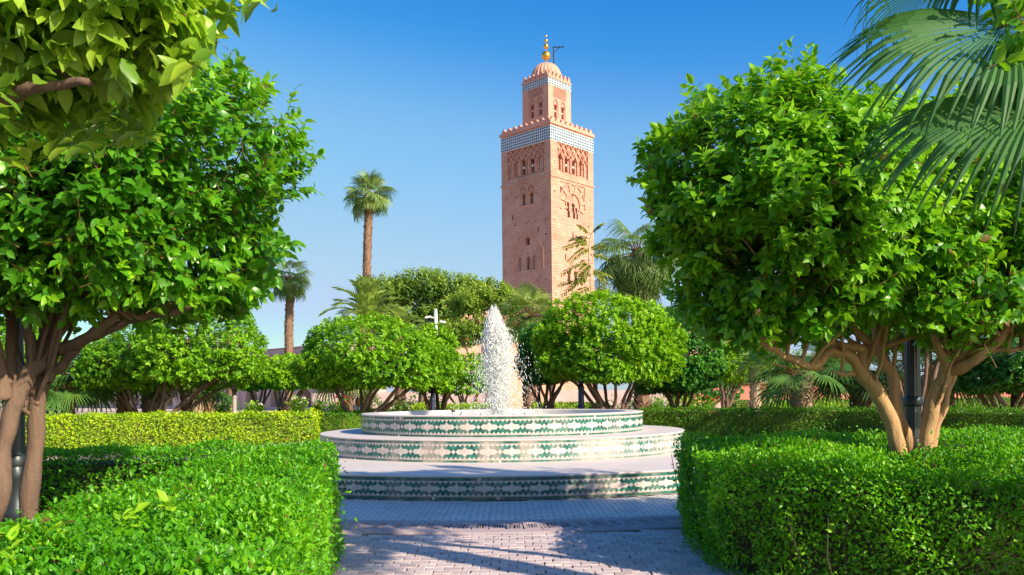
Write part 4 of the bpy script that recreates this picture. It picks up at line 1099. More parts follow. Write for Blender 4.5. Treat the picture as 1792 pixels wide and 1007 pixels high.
# orange house at centre
def house(name, label, x0, x1, y, dep, h, mat, wins, shutter=True, steps=()):
    t = thing(name, label, 'house', ((x0 + x1) / 2, y, 0)); f = Face(Vector(((x0 + x1) / 2, y, 0)), Vector((1, 0, 0)), Vector((0, -1, 0)))
    m = MB(); m.box(((x0 + x1) / 2, y + dep / 2, h / 2), x1 - x0, dep, h); w = m.build('wall', mat, None)
    c = MB()
    for wx, wz, ww, wh in wins: cutp(c, f, [(wx - ww / 2 - f.c.x, wz), (wx + ww / 2 - f.c.x, wz), (wx + ww / 2 - f.c.x, wz + wh), (wx - ww / 2 - f.c.x, wz + wh)], .3)
    if wins: boolean(w, c)
    w.parent = t; w.data.transform(Matrix.Translation(-t.location))
    m = MB(); m.box(((x0 + x1) / 2, y + dep / 2, h + .2), x1 - x0 + .4, dep + .4, .4); m.build('roof_parapet', mat, t)
    for wx, wz, ww, wh in wins:
        m = MB(); m.box((wx, y + .24, wz + wh / 2), ww, .06, wh); wi = m.build('window', MAT['shutter'] if shutter else MAT['dark'], t)
        m = MB()
        for k in range(7): m.box((wx, y + .19, wz + wh * (k + .5) / 7), ww * .84, .04, wh * .06)
        m.box((wx, y + .19, wz + wh / 2), .06, .05, wh * .96); m.build('shutter_slats', MAT['shutter'] if shutter else MAT['iron'], wi)
        m = MB(); m.box((wx, y - .05, wz - .06), ww + .3, .16, .12); m.build('sill', MAT['white'], wi)
    return t
D = 88
def zx(px, py, d): p = at(px, py, d); return p.x, p.z
x0, _ = zx(768, 600, D); x1, ztop = zx(905, 522, D)
wins = []
for px, py in ((805.5, 600), (820.5, 600)): x, z = zx(px, py, D); wins.append((x, z, .62, 1.2))
for px, py in ((842, 600), (786, 640)): x, z = zx(px, py, D); wins.append((x, z, .62, 1.2))
house('orange_house', 'pale orange house with orange shutters half hidden behind the trees beside the fountain', x0, x1, D, 10, ztop, MAT['w_orange'], wins)
x0, _ = zx(892, 600, 70); x1, zt = zx(960, 655, 70)
house('garden_pavilion', 'low pink garden building seen between trunks just right of the water jet', x0, x1, 70, 6, zt, MAT['w_orange'], [(zx(932, 716, 70)[0], .0, .7, 2.0)], False)
x0, _ = zx(1150, 600, 112); x1, zt = zx(1330, 562, 112)
house('terracotta_house', 'tall terracotta house glimpsed above the small bright tree at right', x0, x1, 112, 12, zt, MAT['w_orange'], [(zx(1200, 600, 112)[0], 6, 1.2, 1.8), (zx(1290, 600, 112)[0], 6, 1.2, 1.8)], False)
x0, _ = zx(1180, 690, 82); x1, zt = zx(1960, 665, 82)
rw = thing('red_wall', 'long red garden wall with a pale base behind the palms at right', 'wall', ((x0 + x1) / 2, 82, 0))
m = MB(); m.box(((x0 + x1) / 2, 82.3, zt / 2), x1 - x0, .6, zt); m.build('wall', MAT['w_red'], rw)
m = MB(); m.box(((x0 + x1) / 2, 82.2, zt + .1), x1 - x0 + .2, 1.0, .2); m.build('coping', MAT['w_orange'], rw)
m = MB(); m.box(((x0 + x1) / 2, 81.8, .25), x1 - x0 + .1, .7, .5); m.build('base', MAT['farpave'], rw)
x0, _ = zx(545, 690, 80); x1, zt = zx(1175, 682, 80)
pw = thing('garden_wall', 'low pink garden wall behind the trunks left of the fountain', 'wall', ((x0 + x1) / 2, 80, 0))
m = MB(); m.box(((x0 + x1) / 2, 80.3, zt / 2), x1 - x0, .5, zt); m.build('wall', MAT['w_mauve'], pw)

# ------------------------------------------------------------------ lamp posts
MAT['lamp_black'] = plain('dark_green_black_cast_iron', (0.035, 0.045, 0.048), .38, .45, bump=.25, scale=30)
MAT['lamp_grey'] = plain('grey_painted_iron', (0.36, 0.32, 0.28), .55, .2)
MAT['lamp_blue'] = plain('navy_painted_iron', (0.02, 0.035, 0.085), .5, .3)
MAT['lamp_glass'] = plain('lantern_glass', (0.6, 0.58, 0.5), .2)
def lamp_post(label, base, h, R, mat, group=None, head=True, flutes=14, lean=0.0):
    t = thing('street_lamp', label, 'street lamp', tuple(base), group); b = Vector(base); m = MB()
    m.lathe(b, [(R * 2.0, 0), (R * 2.0, .12), (R * 1.75, .16), (R * 1.6, .42), (R * 1.72, .48), (R * 1.72, .55), (R * 1.35, .62), (R * 1.28, .80), (R * 1.42, .84), (R * 1.42, .92), (R * 1.12, .98)], 24)
    o = m.build('base', mat, t); autosmooth(o, 30)
    V = []; Q = []; n = flutes * 4; zs = [.98, 1.12, 1.5, 1.9, h * .62]
    for z in zs:
        r = R * (1.08 - .28 * (z - .98) / (h - .98))
        for k in range(n): a = 2 * PI * k / n; q = 1 - (.07 if z > 1.1 else 0) * abs(math.sin(a * flutes / 2)); V.append((b.x + r * q * math.cos(a), b.y + r * q * math.sin(a), z))
    for i in range(len(zs) - 1):
        for k in range(n): Q.append((i * n + k, i * n + (k + 1) % n, (i + 1) * n + (k + 1) % n, (i + 1) * n + k))
    m2 = npmesh(V, [np.array(Q)], smooth=True); link('fluted_post', m2, mat, t)
    zc = [(1.02, 1.12)] + [(h * .40, 1.0), (h * .62, .9)]
    for z, s in zc:
        m = MB(); m.lathe(b, [(R * .8 * s, z - .07), (R * 1.28 * s, z - .05), (R * 1.36 * s, z), (R * 1.2 * s, z + .04), (R * .8 * s, z + .06)], 24)
        autosmooth(m.build('collar', mat, t), 30)
    m = MB(); m.tube([b + Vector((0, 0, h * .62)), b + Vector((0, 0, h))], [R * .80, R * .55], 12); m.build('upper_post', mat, t, smooth=True)
    if head:
        m = MB(); m.lathe(b, [(R * .6, h), (.10, h + .04), (.10, h + .08), (.17, h + .12)], 8); m.build('lantern_base', mat, t); m = MB(); m.lathe(b, [(.27, h + .58), (.06, h + .8), (.02, h + .95)], 8); m.build('lantern_roof', mat, t)
        m = MB(); m.lathe(b, [(.15, h + .12), (.24, h + .58)], 8); m.build('lantern_glass', MAT['lamp_glass'], t)
    return t
b = at(1597, 700, 9.15); lamp_post('dark fluted cast iron lamp post standing between the two leaning orange-lit trunks', (b.x, b.y, 0), 3.7, .083, MAT['lamp_black'])
b = at(27, 700, 7.9); lamp_post('dark lamp post with a stepped base half hidden behind the big left tree trunk', (b.x, b.y, 0), 4.3, .075, MAT['lamp_black'])
b = at(410, 700, 30.4); lamp_post('grey lamp post under the bright round tree at the left edge of the lawn', (b.x, b.y, 0), 2.6, .085, MAT['lamp_grey'], head=False)
b = at(1017, 700, 24.9); b = at(1017, 700, 28.6); lamp_post('navy blue lamp post in front of the trunks right of the water jet', (b.x, b.y, 0), 2.9, .10, MAT['lamp_blue'])
b = at(757, 700, 27.0); b = at(757, 700, 30.0); lamp_post('thin navy post beside the white pole left of the water jet', (b.x, b.y, 0), 2.3, .075, MAT['lamp_blue'], head=False)
# white pole with floodlights
b = at(764, 700, 34.0); hp = at(764, 541, 34.0).z
t = thing('floodlight_pole', 'tall white pole with two small floodlights rising behind the round tree', 'light pole', (b.x, b.y, 0)); m = MB(); bb = Vector((b.x, b.y, 0))
m.tube([bb, bb + Vector((0, 0, hp - .25)), bb + Vector((0, 0, hp))], [.085, .075, .05], 14); m.build('pole', MAT['white'], t, smooth=True)
for s, zz in ((-1, hp - .35), (1, hp - .55)):
    m = MB(); m.tube([bb + Vector((0, 0, zz - .02)), bb + Vector((s * .22, -.05, zz))], .025, 6); c = bb + Vector((s * .30, -.08, zz + .01)); m.box(c, .24, .16, .07, ax=(Vector((1, 0, -.2 * s)).normalized(), Vector((0, 1, 0)), Vector((.2 * s, 0, 1)).normalized()))
    m.build('floodlight', MAT['white'], t)
m = MB(); m.box(bb + Vector((0, -.12, 1.3)), .2, .1, .4); m.build('switch_box', MAT['white'], t)
# ------------------------------------------------------------------ hedges
GH = 'clipped garden hedges'
def poly_hedge(poly, hole, H, dens_top, dens_side, r, far_cut=None, top_fn=None):
    """points on the top and the outer and inner sides of a hedge bed given as polygons"""
    def inside(P, pl):
        x, y = P[:, 0], P[:, 1]; c = np.zeros(len(P), bool); n = len(pl)
        for i in range(n):
            (x1, y1), (x2, y2) = pl[i], pl[(i + 1) % n]
            m = ((y1 > y) != (y2 > y)) & (x < (x2 - x1) * (y - y1) / (y2 - y1 + 1e-12) + x1); c ^= m
        return c
    a = np.array(poly); lo, hi = a.min(0), a.max(0); n = int((hi - lo).prod() * dens_top)
    P = r.uniform(lo, hi, (n, 2)); m = inside(P, poly)
    if hole: m &= ~inside(P, hole)
    P = P[m]; Ps = [np.column_stack([P, np.full(len(P), H)])]; Ns = [np.tile([0, 0, 1.], (len(P), 1))]
    for pl, sg in ((poly, 1), (hole, -1)):
        if not pl: continue
        n = len(pl); area = sum(pl[i][0] * pl[(i + 1) % n][1] - pl[(i + 1) % n][0] * pl[i][1] for i in range(n)); s = sg * (1 if area > 0 else -1)
        for i in range(n):
            p, q = np.array(pl[i]), np.array(pl[(i + 1) % n]); L = np.linalg.norm(q - p); t = (q - p) / L; nn = np.array([t[1], -t[0]]) * s
            k = int(L * H * dens_side); u = r.uniform(0, L, k); z = H * r.uniform(0, 1, k) ** .8
            B = p + t * u[:, None]; tc = -B / np.linalg.norm(B, axis=1, keepdims=True); vis = (tc @ nn) > -.15
            mm_ = vis | (r.uniform(size=k) < .3); B, z = B[mm_], z[mm_]
            rnd = .07 * np.clip((z - H + .16) / .16, 0, 1) ** 2
            B = B - nn * rnd[:, None]
            Ps.append(np.column_stack([B, z])); Ns.append(unit(np.column_stack([np.tile(nn, (len(B), 1)), .15 + 1.2 * np.clip((z - H + .12) / .12, 0, 1)])))
    P = np.concatenate(Ps); N = np.concatenate(Ns)
    d2 = np.linalg.norm(P[:, :2], axis=1); k = r.uniform(size=len(P)) < np.clip((4.2 / np.maximum(d2, 2.5)) ** 1.35, .2, 1)
    px, py = proj(P); out = (px < -160) | (px > 1950) | (py > 1150) | (P[:, 1] < .8); k &= ~(out & (r.uniform(size=len(P)) < .88)); return P[k], N[k]
def inset(poly, d):
    c = np.mean(np.array(poly), 0); out = []; n = len(poly); area = sum(poly[i][0] * poly[(i + 1) % n][1] - poly[(i + 1) % n][0] * poly[i][1] for i in range(n)); s = 1 if area > 0 else -1
    for i in range(n):
        p0, p1, p2 = np.array(poly[i - 1]), np.array(poly[i]), np.array(poly[(i + 1) % n])
        t1 = (p1 - p0) / np.linalg.norm(p1 - p0); t2 = (p2 - p1) / np.linalg.norm(p2 - p1)
        n1 = np.array([-t1[1], t1[0]]) * s; n2 = np.array([-t2[1], t2[0]]) * s; b = n1 + n2; b = b / max(np.linalg.norm(b), 1e-6); out.append(tuple(p1 + b * d / max(.5, b @ n1)))
    return out
def wallcore(poly, H, m, z0=.0):
    n = len(poly); v = [(x, y, z) for z in (z0, H) for x, y in poly]
    m.add(v, [(i, (i + 1) % n, n + (i + 1) % n, n + i) for i in range(n)])
def hedge_stems(line_polys, H, r, m, n):
    for _ in range(n):
        pl = line_polys[int(r.integers(len(line_polys)))]; i = int(r.integers(len(pl))); p, q = np.array(pl[i]), np.array(pl[(i + 1) % len(pl)])
        b = p + (q - p) * r.uniform(); c = Vector((b[0], b[1], 0)); e = c + Vector((r.normal(0, .12), r.normal(0, .12), H * r.uniform(.6, .95)))
        m.tube([c, c.lerp(e, .5) + Vector(r.normal(0, .03, 3)), e], [.010, .008, .004], 4, cap=False)

# left ring
LO = [(-0.70, 2.75), (-1.08, 4.0), (-1.62, 7.3), (-1.98, 9.0), (-2.02, 9.55), (-2.35, 9.95), (-14, 10.1), (-14, 1.9), (-2.6, 1.6), (-.62, 1.6)]
LI = [(-2.34, 2.2), (-2.42, 3.85), (-2.72, 6.2), (-2.98, 8.65), (-3.5, 9.0), (-13, 9.05), (-13, 2.3)]
RO = [(1.86, 7.25), (1.84, 8.2), (1.95, 9.5), (2.08, 10.1), (2.5, 10.75), (5, 11.35), (14, 11.6), (14, 5.2), (6, 5.35), (3.6, 5.75), (2.75, 6.15), (2.15, 6.6)]
RI = [(3.35, 7.5), (3.60, 9.6), (13, 10.2), (13, 6.3), (5, 6.45), (3.8, 6.95)]
def two_ring(name, label, O, I, seed, dens, L, mat, H=1.0, ind=300, **kw):
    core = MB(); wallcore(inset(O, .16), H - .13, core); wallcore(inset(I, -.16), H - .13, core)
    Oi, Ii = inset(O, .14), inset(I, -.14)
    # inner top of twigs
    bm = bmesh.new()
    hedge_stems([inset(O, .08), inset(I, -.08)], H, np.random.default_rng(seed), core, 110)
    root = hedge(name, label, 'hedge', lambda r: poly_hedge(O, I, H, dens, dens * .95, r), L, mat, 'T4', seed, individual=ind, core=core, group=GH, **kw)
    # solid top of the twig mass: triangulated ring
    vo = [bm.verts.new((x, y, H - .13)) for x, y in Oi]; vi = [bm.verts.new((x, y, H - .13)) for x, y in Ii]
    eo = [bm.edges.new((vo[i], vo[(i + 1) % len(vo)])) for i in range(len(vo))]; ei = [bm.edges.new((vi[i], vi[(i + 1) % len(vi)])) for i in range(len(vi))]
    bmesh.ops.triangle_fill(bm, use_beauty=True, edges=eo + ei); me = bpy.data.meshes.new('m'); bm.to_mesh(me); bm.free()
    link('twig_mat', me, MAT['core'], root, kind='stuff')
    return root
nearL = two_ring('hedge', 'near clipped green hedge with a broad leafy top, left of the path', LO, LI, 101, 5600, .034, MAT['hedge'], tint=.50, contrast=.15, loc=(-1.6, 6, 0))
two_ring('hedge', 'near clipped green hedge right of the path with two leaning trunks rising out of it', RO, RI, 102, 7600, .033, MAT['hedge'], tint=.56, lump=.055, jit=.045, contrast=.18, loc=(2.4, 7, 0))
for nm, pl in (('flower_bed', LI), ('flower_bed', RI)): poly_sheet(nm, inset(pl, -.3), .012, MAT['soil'])

sl = Leaves(); st_ = []; rs = np.random.default_rng(12)
for px, py, dd, dx in ((50, 960, 3.3, -.2), (90, 965, 3.25, .3), (215, 925, 3.7, .5), (20, 1000, 3.0, 0), (300, 900, 4.0, .2)):
    B = np.array([P0 for P0 in [tuple(at(px, py + 10, dd))] * 2]); B[:, 2] = np.minimum(B[:, 2], 1.02); shoots(sl, st_, B, unit(np.array([[dx, 0, 1.], [dx - .3, -.3, .8]])), np.array([.13, .10]), 6, .085, .9, rs, .9, .1)
sl.done(); link('sprouts', sl.mesh(tmpl('T16', w=.24)), MAT['citrus_far'], nearL, kind='stuff')

def line_hedge(label, line, w, H, dens, L, mat, seed, tint=.5, **kw):
    core = MB()
    for a, b in zip(line[:-1], line[1:]):
        A, B = Vector((*a, 0)), Vector((*b, 0)); t = (B - A); ln = t.length; t.normalize(); core.box((A + B) / 2 + Vector((0, 0, (H - .1) / 2)), ln - .1, w - .26, H - .1, ax=(t, Vector((0, 0, 1)).cross(t), Vector((0, 0, 1))))
    def fn(r):
        P, N = hedge_profile_points(line, w, H, dens, seed, r)
        for (e, o) in ((line[0], line[1]), (line[-1], line[-2])):
            e, o = np.array(e), np.array(o); t = unit((e - o)[None])[0]; nn = np.array([t[1], -t[0]]); k = int(w * H * dens)
            Q = e + nn * (r.uniform(-.5, .5, k) * w)[:, None]; P = np.vstack([P, np.column_stack([Q, r.uniform(0, H, k)])]); N = np.vstack([N, np.tile([t[0], t[1], 0.1], (k, 1))])
        return P, N
    return hedge('hedge', label, 'hedge', fn, L, mat, 'T4', seed, tint=tint, core=core, holes=False, flat=1.4, cmat=MAT['core_far'], group=GH, loc=(line[0][0], line[0][1], 0), **kw)
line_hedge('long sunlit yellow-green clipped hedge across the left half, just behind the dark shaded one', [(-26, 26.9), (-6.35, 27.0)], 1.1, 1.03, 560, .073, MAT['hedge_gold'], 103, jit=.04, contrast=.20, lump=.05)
line_hedge('short darker end of clipped hedge touching the left rim of the fountain', [(-5.9, 27.2), (-4.75, 31.0)], 1.0, 1.03, 900, .055, MAT['hedge_mid'], 104, jit=.05)  # end of the long hedge; its shade is put into darker leaves
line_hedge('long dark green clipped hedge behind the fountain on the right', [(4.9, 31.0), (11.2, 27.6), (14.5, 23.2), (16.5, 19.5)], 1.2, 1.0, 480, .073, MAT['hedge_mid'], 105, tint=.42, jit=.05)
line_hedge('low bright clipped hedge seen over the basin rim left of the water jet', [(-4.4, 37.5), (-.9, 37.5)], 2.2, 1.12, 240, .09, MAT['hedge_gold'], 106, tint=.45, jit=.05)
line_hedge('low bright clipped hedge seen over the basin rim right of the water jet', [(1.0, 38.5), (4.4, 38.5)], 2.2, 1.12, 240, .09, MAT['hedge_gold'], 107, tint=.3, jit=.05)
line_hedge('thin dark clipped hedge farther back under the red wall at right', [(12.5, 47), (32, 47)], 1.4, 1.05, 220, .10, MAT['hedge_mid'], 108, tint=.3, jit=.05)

# ------------------------------------------------------------------ big citrus trees
CG = 'clipped citrus trees'
def big_tree(label, base, crowns, paths, mat, bk, seed, n_ind=300, L=.10, tint=.5, tw_r=.0035, kinds='T8', spikes=(), group=CG, name='citrus_tree', dens=.9, w=.29):
    root = thing(name, label, 'tree', (base[0], base[1], 0), group); tips = []
    for i, (pname, pts, r0, r1) in enumerate(paths):
        c, rad = limb(root, pname, pts, r0, r1, bk, seed + i, knots=1 if pname == 'trunk' else 2); tips += c[len(c) // 2:]
    lv = Leaves(); tw = []
    for k, (c, R, n, kw) in enumerate(crowns):
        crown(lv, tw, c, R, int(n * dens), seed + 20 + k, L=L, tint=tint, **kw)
        sub_branches(root, tips, c, R, bk, 22, seed + 50 + k, .022)
    r = np.random.default_rng(seed + 9)
    for (p, d, ln, m) in spikes:
        B = np.tile(np.array(p), (m, 1)) + r.normal(0, .05, (m, 3)); Dv = unit(np.tile(np.array(d, float), (m, 1)) + r.normal(0, .12, (m, 3)))
        shoots(lv, tw, B, Dv, ln * r.uniform(.8, 1.1, m), 13, L * .9, tint + .1, r, .8, .1)
    lv.done()
    if n_ind:
        idx = pick_visible(lv, n_ind, 13.0); individual_leaves(root, lv, idx, 'T16', mat, w=w * .92); k = np.ones(len(lv.P), bool); k[idx] = False; lv.keep(k)
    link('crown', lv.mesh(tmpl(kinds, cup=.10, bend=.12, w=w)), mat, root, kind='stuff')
    link('twigs', twig_mesh(tw, tw_r), MAT['twig_b'], root, kind='stuff')
    print(label[:40], 'leaves', len(lv.P))
    return root
P_ = lambda px, py, d: at(px, py, d)
# left tree
b = P_(50, 920, 7.0)
big_tree('large dark-crowned citrus tree on the left with thick brown stems', (-4.1, 7.0),
    [(P_(195, 325, 7.0), (1.45, 1.45, 1.17), 2500, dict(nl=10, sl=.25, lump=.08, bottom=-.76, lumps2=.09, gap=-.55)),
     (P_(-60, 360, 6.9), (1.5, 1.5, 1.35), 1100, dict(nl=10, sl=.26, lump=.08, bottom=-.5, gap=-.5))],
    [('trunk', [Vector((-4.12, 7.0, -.05)), P_(52, 880, 7.0), P_(62, 760, 7.0), P_(68, 690, 7.0), P_(78, 655, 7.0)], .072, .066),
     ('trunk', [Vector((-4.45, 6.7, -.05)), P_(0, 870, 6.7), P_(2, 800, 6.7), P_(22, 720, 6.75), P_(42, 672, 6.8), P_(75, 630, 6.9)], .066, .058),
     ('branch', [P_(82, 665, 7.0), P_(105, 640, 7.0), P_(140, 605, 6.9), P_(190, 575, 6.8), P_(245, 558, 6.7), P_(300, 545, 6.6), P_(345, 535, 6.6)], .052, .024),
     ('branch', [P_(78, 650, 7.0), P_(92, 600, 7.0), P_(120, 540, 7.0), P_(148, 470, 7.0), P_(165, 400, 7.0), P_(175, 330, 7.0)], .058, .026),
     ('branch', [P_(105, 612, 6.95), P_(150, 595, 6.8), P_(190, 560, 6.7), P_(230, 522, 6.7), P_(270, 500, 6.7)], .055, .022),
     ('branch', [P_(125, 535, 7.0), P_(160, 505, 6.8), P_(200, 475, 6.6), P_(235, 430, 6.5)], .05, .02),
     ('branch', [P_(60, 640, 6.9), P_(50, 580, 6.8), P_(40, 500, 6.8), P_(30, 420, 6.8)], .06, .025),
     ('branch', [P_(22, 690, 6.9), P_(18, 610, 6.9), P_(20, 540, 6.9), P_(5, 470, 6.9)], .06, .025),
     ('branch', [P_(2, 700, 6.7), P_(-5, 640, 6.7), P_(-20, 560, 6.7), P_(-50, 480, 6.7)], .08, .03),
     ('branch', [P_(60, 630, 7.0), P_(85, 570, 7.2), P_(80, 490, 7.3), P_(100, 400, 7.3)], .06, .02)],
    MAT['citrus'], MAT['bark_shade'], 200, tint=.38, L=.109, dens=.9,
    spikes=[(P_(415, 190, 6.9), (.05, 0, 1), .5, 3), (P_(400, 170, 6.9), (.2, 0, 1), .3, 3), (P_(445, 260, 6.9), (1, 0, .5), .35, 4), (P_(480, 330, 6.9), (1, -.2, .1), .3, 4), (P_(455, 430, 6.8), (1, -.3, -.1), .3, 4), (P_(400, 480, 6.8), (.6, -.3, -.6), .25, 5)])
# right tree A
big_tree('large round citrus tree whose orange-lit stems lean left beside the black lamp post', (3.95, 8.3),
    [(P_(1385, 368, 7.75), (1.40, 1.15, 1.22), 2900, dict(nl=10, sl=.25, lump=.09, bottom=-.82, lumps2=.09, gap=-.5)),
     (P_(1550, 380, 7.95), (.92, .95, 1.2), 1050, dict(nl=10, sl=.25, lump=.08, bottom=-.75))],
    [('trunk', [Vector((4.10, 8.3, -.05)), P_(1592, 850, 8.3), P_(1576, 795, 8.3), P_(1556, 730, 8.3), P_(1530, 680, 8.3), P_(1508, 650, 8.3), P_(1520, 610, 8.3)], .098, .075),
     ('trunk', [Vector((4.16, 8.45, -.05)), P_(1594, 800, 8.45), P_(1570, 720, 8.45), P_(1562, 660, 8.45), P_(1545, 630, 8.45), P_(1530, 570, 8.45), P_(1528, 500, 8.45)], .070, .05),
     ('branch', [P_(1510, 660, 8.3), P_(1490, 625, 8.2), P_(1455, 618, 8.1), P_(1420, 640, 8.0), P_(1375, 625, 7.9), P_(1340, 600, 7.8), P_(1315, 560, 7.8)], .06, .022),
     ('branch', [P_(1525, 620, 8.3), P_(1480, 605, 8.2), P_(1440, 600, 8.1), P_(1400, 580, 8.0), P_(1350, 555, 7.9), P_(1300, 530, 7.8)], .055, .02),
     ('branch', [P_(1520, 600, 8.3), P_(1490, 570, 8.2), P_(1460, 520, 8.1), P_(1400, 460, 8.0)], .05, .02),
     ('branch', [P_(1535, 560, 8.4), P_(1548, 500, 8.4), P_(1560, 440, 8.4), P_(1540, 380, 8.4)], .045, .02),
     ('branch', [P_(1510, 570, 8.3), P_(1503, 500, 8.2), P_(1500, 430, 8.1)], .03, .015),
     ('branch', [P_(1550, 605, 8.4), P_(1590, 592, 8.3), P_(1640, 565, 8.2), P_(1670, 545, 8.2)], .035, .02),
     ('branch', [P_(1500, 655, 8.3), P_(1475, 655, 8.2), P_(1455, 650, 8.2)], .028, .012)],
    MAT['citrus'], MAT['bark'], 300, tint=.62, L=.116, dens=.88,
    spikes=[(P_(1392, 175, 7.9), (-.05, 0, 1), .48, 3), (P_(1415, 160, 7.9), (.15, 0, 1), .35, 4), (P_(1200, 260, 7.9), (-1, 0, .35), .35, 4), (P_(1165, 320, 7.9), (-1, 0, .1), .3, 4), (P_(1300, 195, 7.9), (-.4, 0, 1), .3, 4)])
# right tree B
big_tree('shadowed citrus tree with twin stems leaning right, under the hanging palm fronds', (4.1, 8.3),
    [(P_(1730, 380, 8.1), (1.2, 1.0, 1.3), 1500, dict(nl=10, sl=.25, lump=.09, bottom=-.75, lumps2=.09, gap=-.4)),
     (P_(1870, 420, 8.2), (1.2, 1.3, 1.1), 500, dict(nl=9, sl=.28, lump=.09, bottom=-.6)),
     (P_(1700, 500, 7.4), (.55, .4, .42), 90, dict(nl=8, sl=.25, lump=.1, bottom=-.7))],
    [('trunk', [Vector((4.10, 8.25, -.05)), P_(1612, 830, 8.2), P_(1620, 780, 8.2), P_(1634, 710, 8.2), P_(1650, 660, 8.2), P_(1668, 640, 8.2)], .072, .062),
     ('trunk', [P_(1628, 790, 8.3), P_(1648, 710, 8.3), P_(1670, 650, 8.3), P_(1680, 615, 8.3)], .05, .045),
     ('branch', [P_(1655, 655, 8.2), P_(1645, 610, 8.1), P_(1632, 570, 8.1), P_(1650, 520, 8.0), P_(1670, 470, 8.0)], .05, .022),
     ('branch', [P_(1660, 650, 8.2), P_(1700, 635, 8.0), P_(1735, 605, 7.9), P_(1770, 570, 7.8), P_(1810, 545, 7.7)], .065, .035),
     ('branch', [P_(1665, 640, 8.2), P_(1685, 590, 8.2), P_(1690, 540, 8.2), P_(1720, 480, 8.2)], .06, .03),
     ('branch', [P_(1662, 645, 8.25), P_(1662, 590, 8.3), P_(1672, 530, 8.3), P_(1690, 450, 8.3)], .055, .025),
     ('branch', [P_(1690, 615, 8.1), P_(1730, 612, 8.0), P_(1780, 612, 7.9), P_(1830, 600, 7.8)], .035, .025),
     ('branch', [P_(1625, 575, 8.1), P_(1655, 565, 8.0), P_(1675, 540, 8.0), P_(1685, 500, 7.9)], .03, .02)],
    MAT['citrus'], MAT['bark'], 340, tint=.50, L=.117, dens=.88)
# foreground branch at upper left
rt = thing('citrus_tree', 'very near citrus tree with big pale sunlit leaves hanging into the upper left corner', 'tree', (-2.6, 2.3, 0), CG)
limb(rt, 'trunk', [Vector((-2.6, 2.2, -.05)), Vector((-2.55, 2.2, 1.2)), Vector((-2.4, 2.25, 2.4))], .09, .07, MAT['bark_shade'], 1)
for k, pts in enumerate(([Vector((-2.4, 2.25, 2.3)), P_(-60, 120, 2.35), P_(60, 110, 2.35), P_(160, 145, 2.3)], [Vector((-2.4, 2.25, 2.3)), P_(-40, 150, 2.4), P_(50, 90, 2.4), P_(130, 10, 2.4), P_(200, -60, 2.4)], [Vector((-2.4, 2.25, 2.3)), P_(-60, 190, 2.3), P_(70, 148, 2.25), P_(150, 150, 2.2)])):
    limb(rt, 'branch', pts, .032, .010, MAT['bark_shade'], 5 + k, sides=8, wob=.004)
lv = Leaves(); tw = []
for c, R, n, sd in ((P_(60, 30, 2.45), (.44, .40, .31), 370, 31), (P_(245, 10, 2.35), (.26, .25, .25), 190, 32), (P_(-60, 50, 2.5), (.45, .5, .34), 90, 33)):
    crown(lv, tw, c, R, n, sd, L=.084, nl=10, sl=.14, tint=.66, spread=.9, droop=.5, lump=.08, bottom=-.6, bias=.3)
lv.done(); px, py = proj(lv.P + lv.D * lv.L[:, None] * .6); lv.keep(py < np.interp(px, [-500, 0, 120, 260, 330, 430], [420, 285, 275, 255, 130, 20]))
print('near leaves', len(lv.P)); idx = pick_visible(lv, 300, 16.0, .8); individual_leaves(rt, lv, idx, 'T16', MAT['near'], w=.25)
k = np.ones(len(lv.P), bool); k[idx] = False; lv.keep(k); link('crown', lv.mesh(tmpl('T16', w=.25)), MAT['near'], rt, kind='stuff'); tw = [(a_[k_], b_[k_]) for a_, b_ in tw for k_ in [proj(b_)[1] < np.interp(proj(b_)[0], [-500, 0, 120, 260, 330, 430], [360, 240, 230, 215, 100, 10])]]
link('twigs', twig_mesh([(a_[::3], b_[::3]) for a_, b_ in tw], .0018), MAT['twig'], rt, kind='stuff')

# ------------------------------------------------------------------ middle-distance citrus trees
def mid_tree(label, px, pyt, wpx, hpx, d, n, seed, mat, tint=.55, stems=5, L=.12, depth=1.0, tx=0.0, lean=1.0, lump=.09, forkz=.5, bk='bark_shade', bottom=-.55, tr=.085):
    top = P_(px, pyt, d); W = wpx / F * d / 2; Hh = hpx / F * d; c = Vector((top.x, d, top.z - Hh * .47)); b = Vector((top.x + tx, d, 0))
    root = thing('citrus_tree', label, 'tree', tuple(b), CG); r = np.random.default_rng(seed); zb = c.z - Hh * .22; tips = []
    fork = b + Vector((0, 0, forkz)); zf = max(zb, forkz + .3)
    limb(root, 'trunk', [b - Vector((0, 0, .05)), b + Vector((r.normal(0, .05), 0, forkz * .6)), fork], tr * 1.7, tr * 1.4, MAT[bk], seed, wob=.01, sides=8)
    stems += 2
    for k in range(stems):
        a = 2 * PI * (k + r.uniform(-.3, .3)) / stems; s = W * r.uniform(.45, .8) * lean
        e = Vector((c.x + math.cos(a) * s, c.y + math.sin(a) * s * .8, zf + .25)); m_ = fork.lerp(e, .5) + Vector((r.normal(0, .1), r.normal(0, .1), -.12))
        cv, _ = limb(root, 'branch', [fork - Vector((0, 0, .25)), m_, e, c + Vector((math.cos(a) * W * .6, math.sin(a) * W * .6, Hh * .1))], tr, tr * .3, MAT[bk], seed + 7 + k, wob=.02, sides=7); tips += cv[len(cv) // 2:]
    sub_branches(root, tips, c, (W, W, Hh * .5), MAT[bk], 26, seed + 60, tr * .35)
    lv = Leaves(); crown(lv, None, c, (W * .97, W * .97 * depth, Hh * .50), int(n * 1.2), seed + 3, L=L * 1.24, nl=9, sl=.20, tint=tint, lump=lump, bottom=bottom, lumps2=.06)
    lv.done(); link('crown', lv.mesh(tmpl('T4', w=.27)), mat, root, kind='stuff'); return root
cf, cd = MAT['citrus_far'], MAT['citrus_dark']
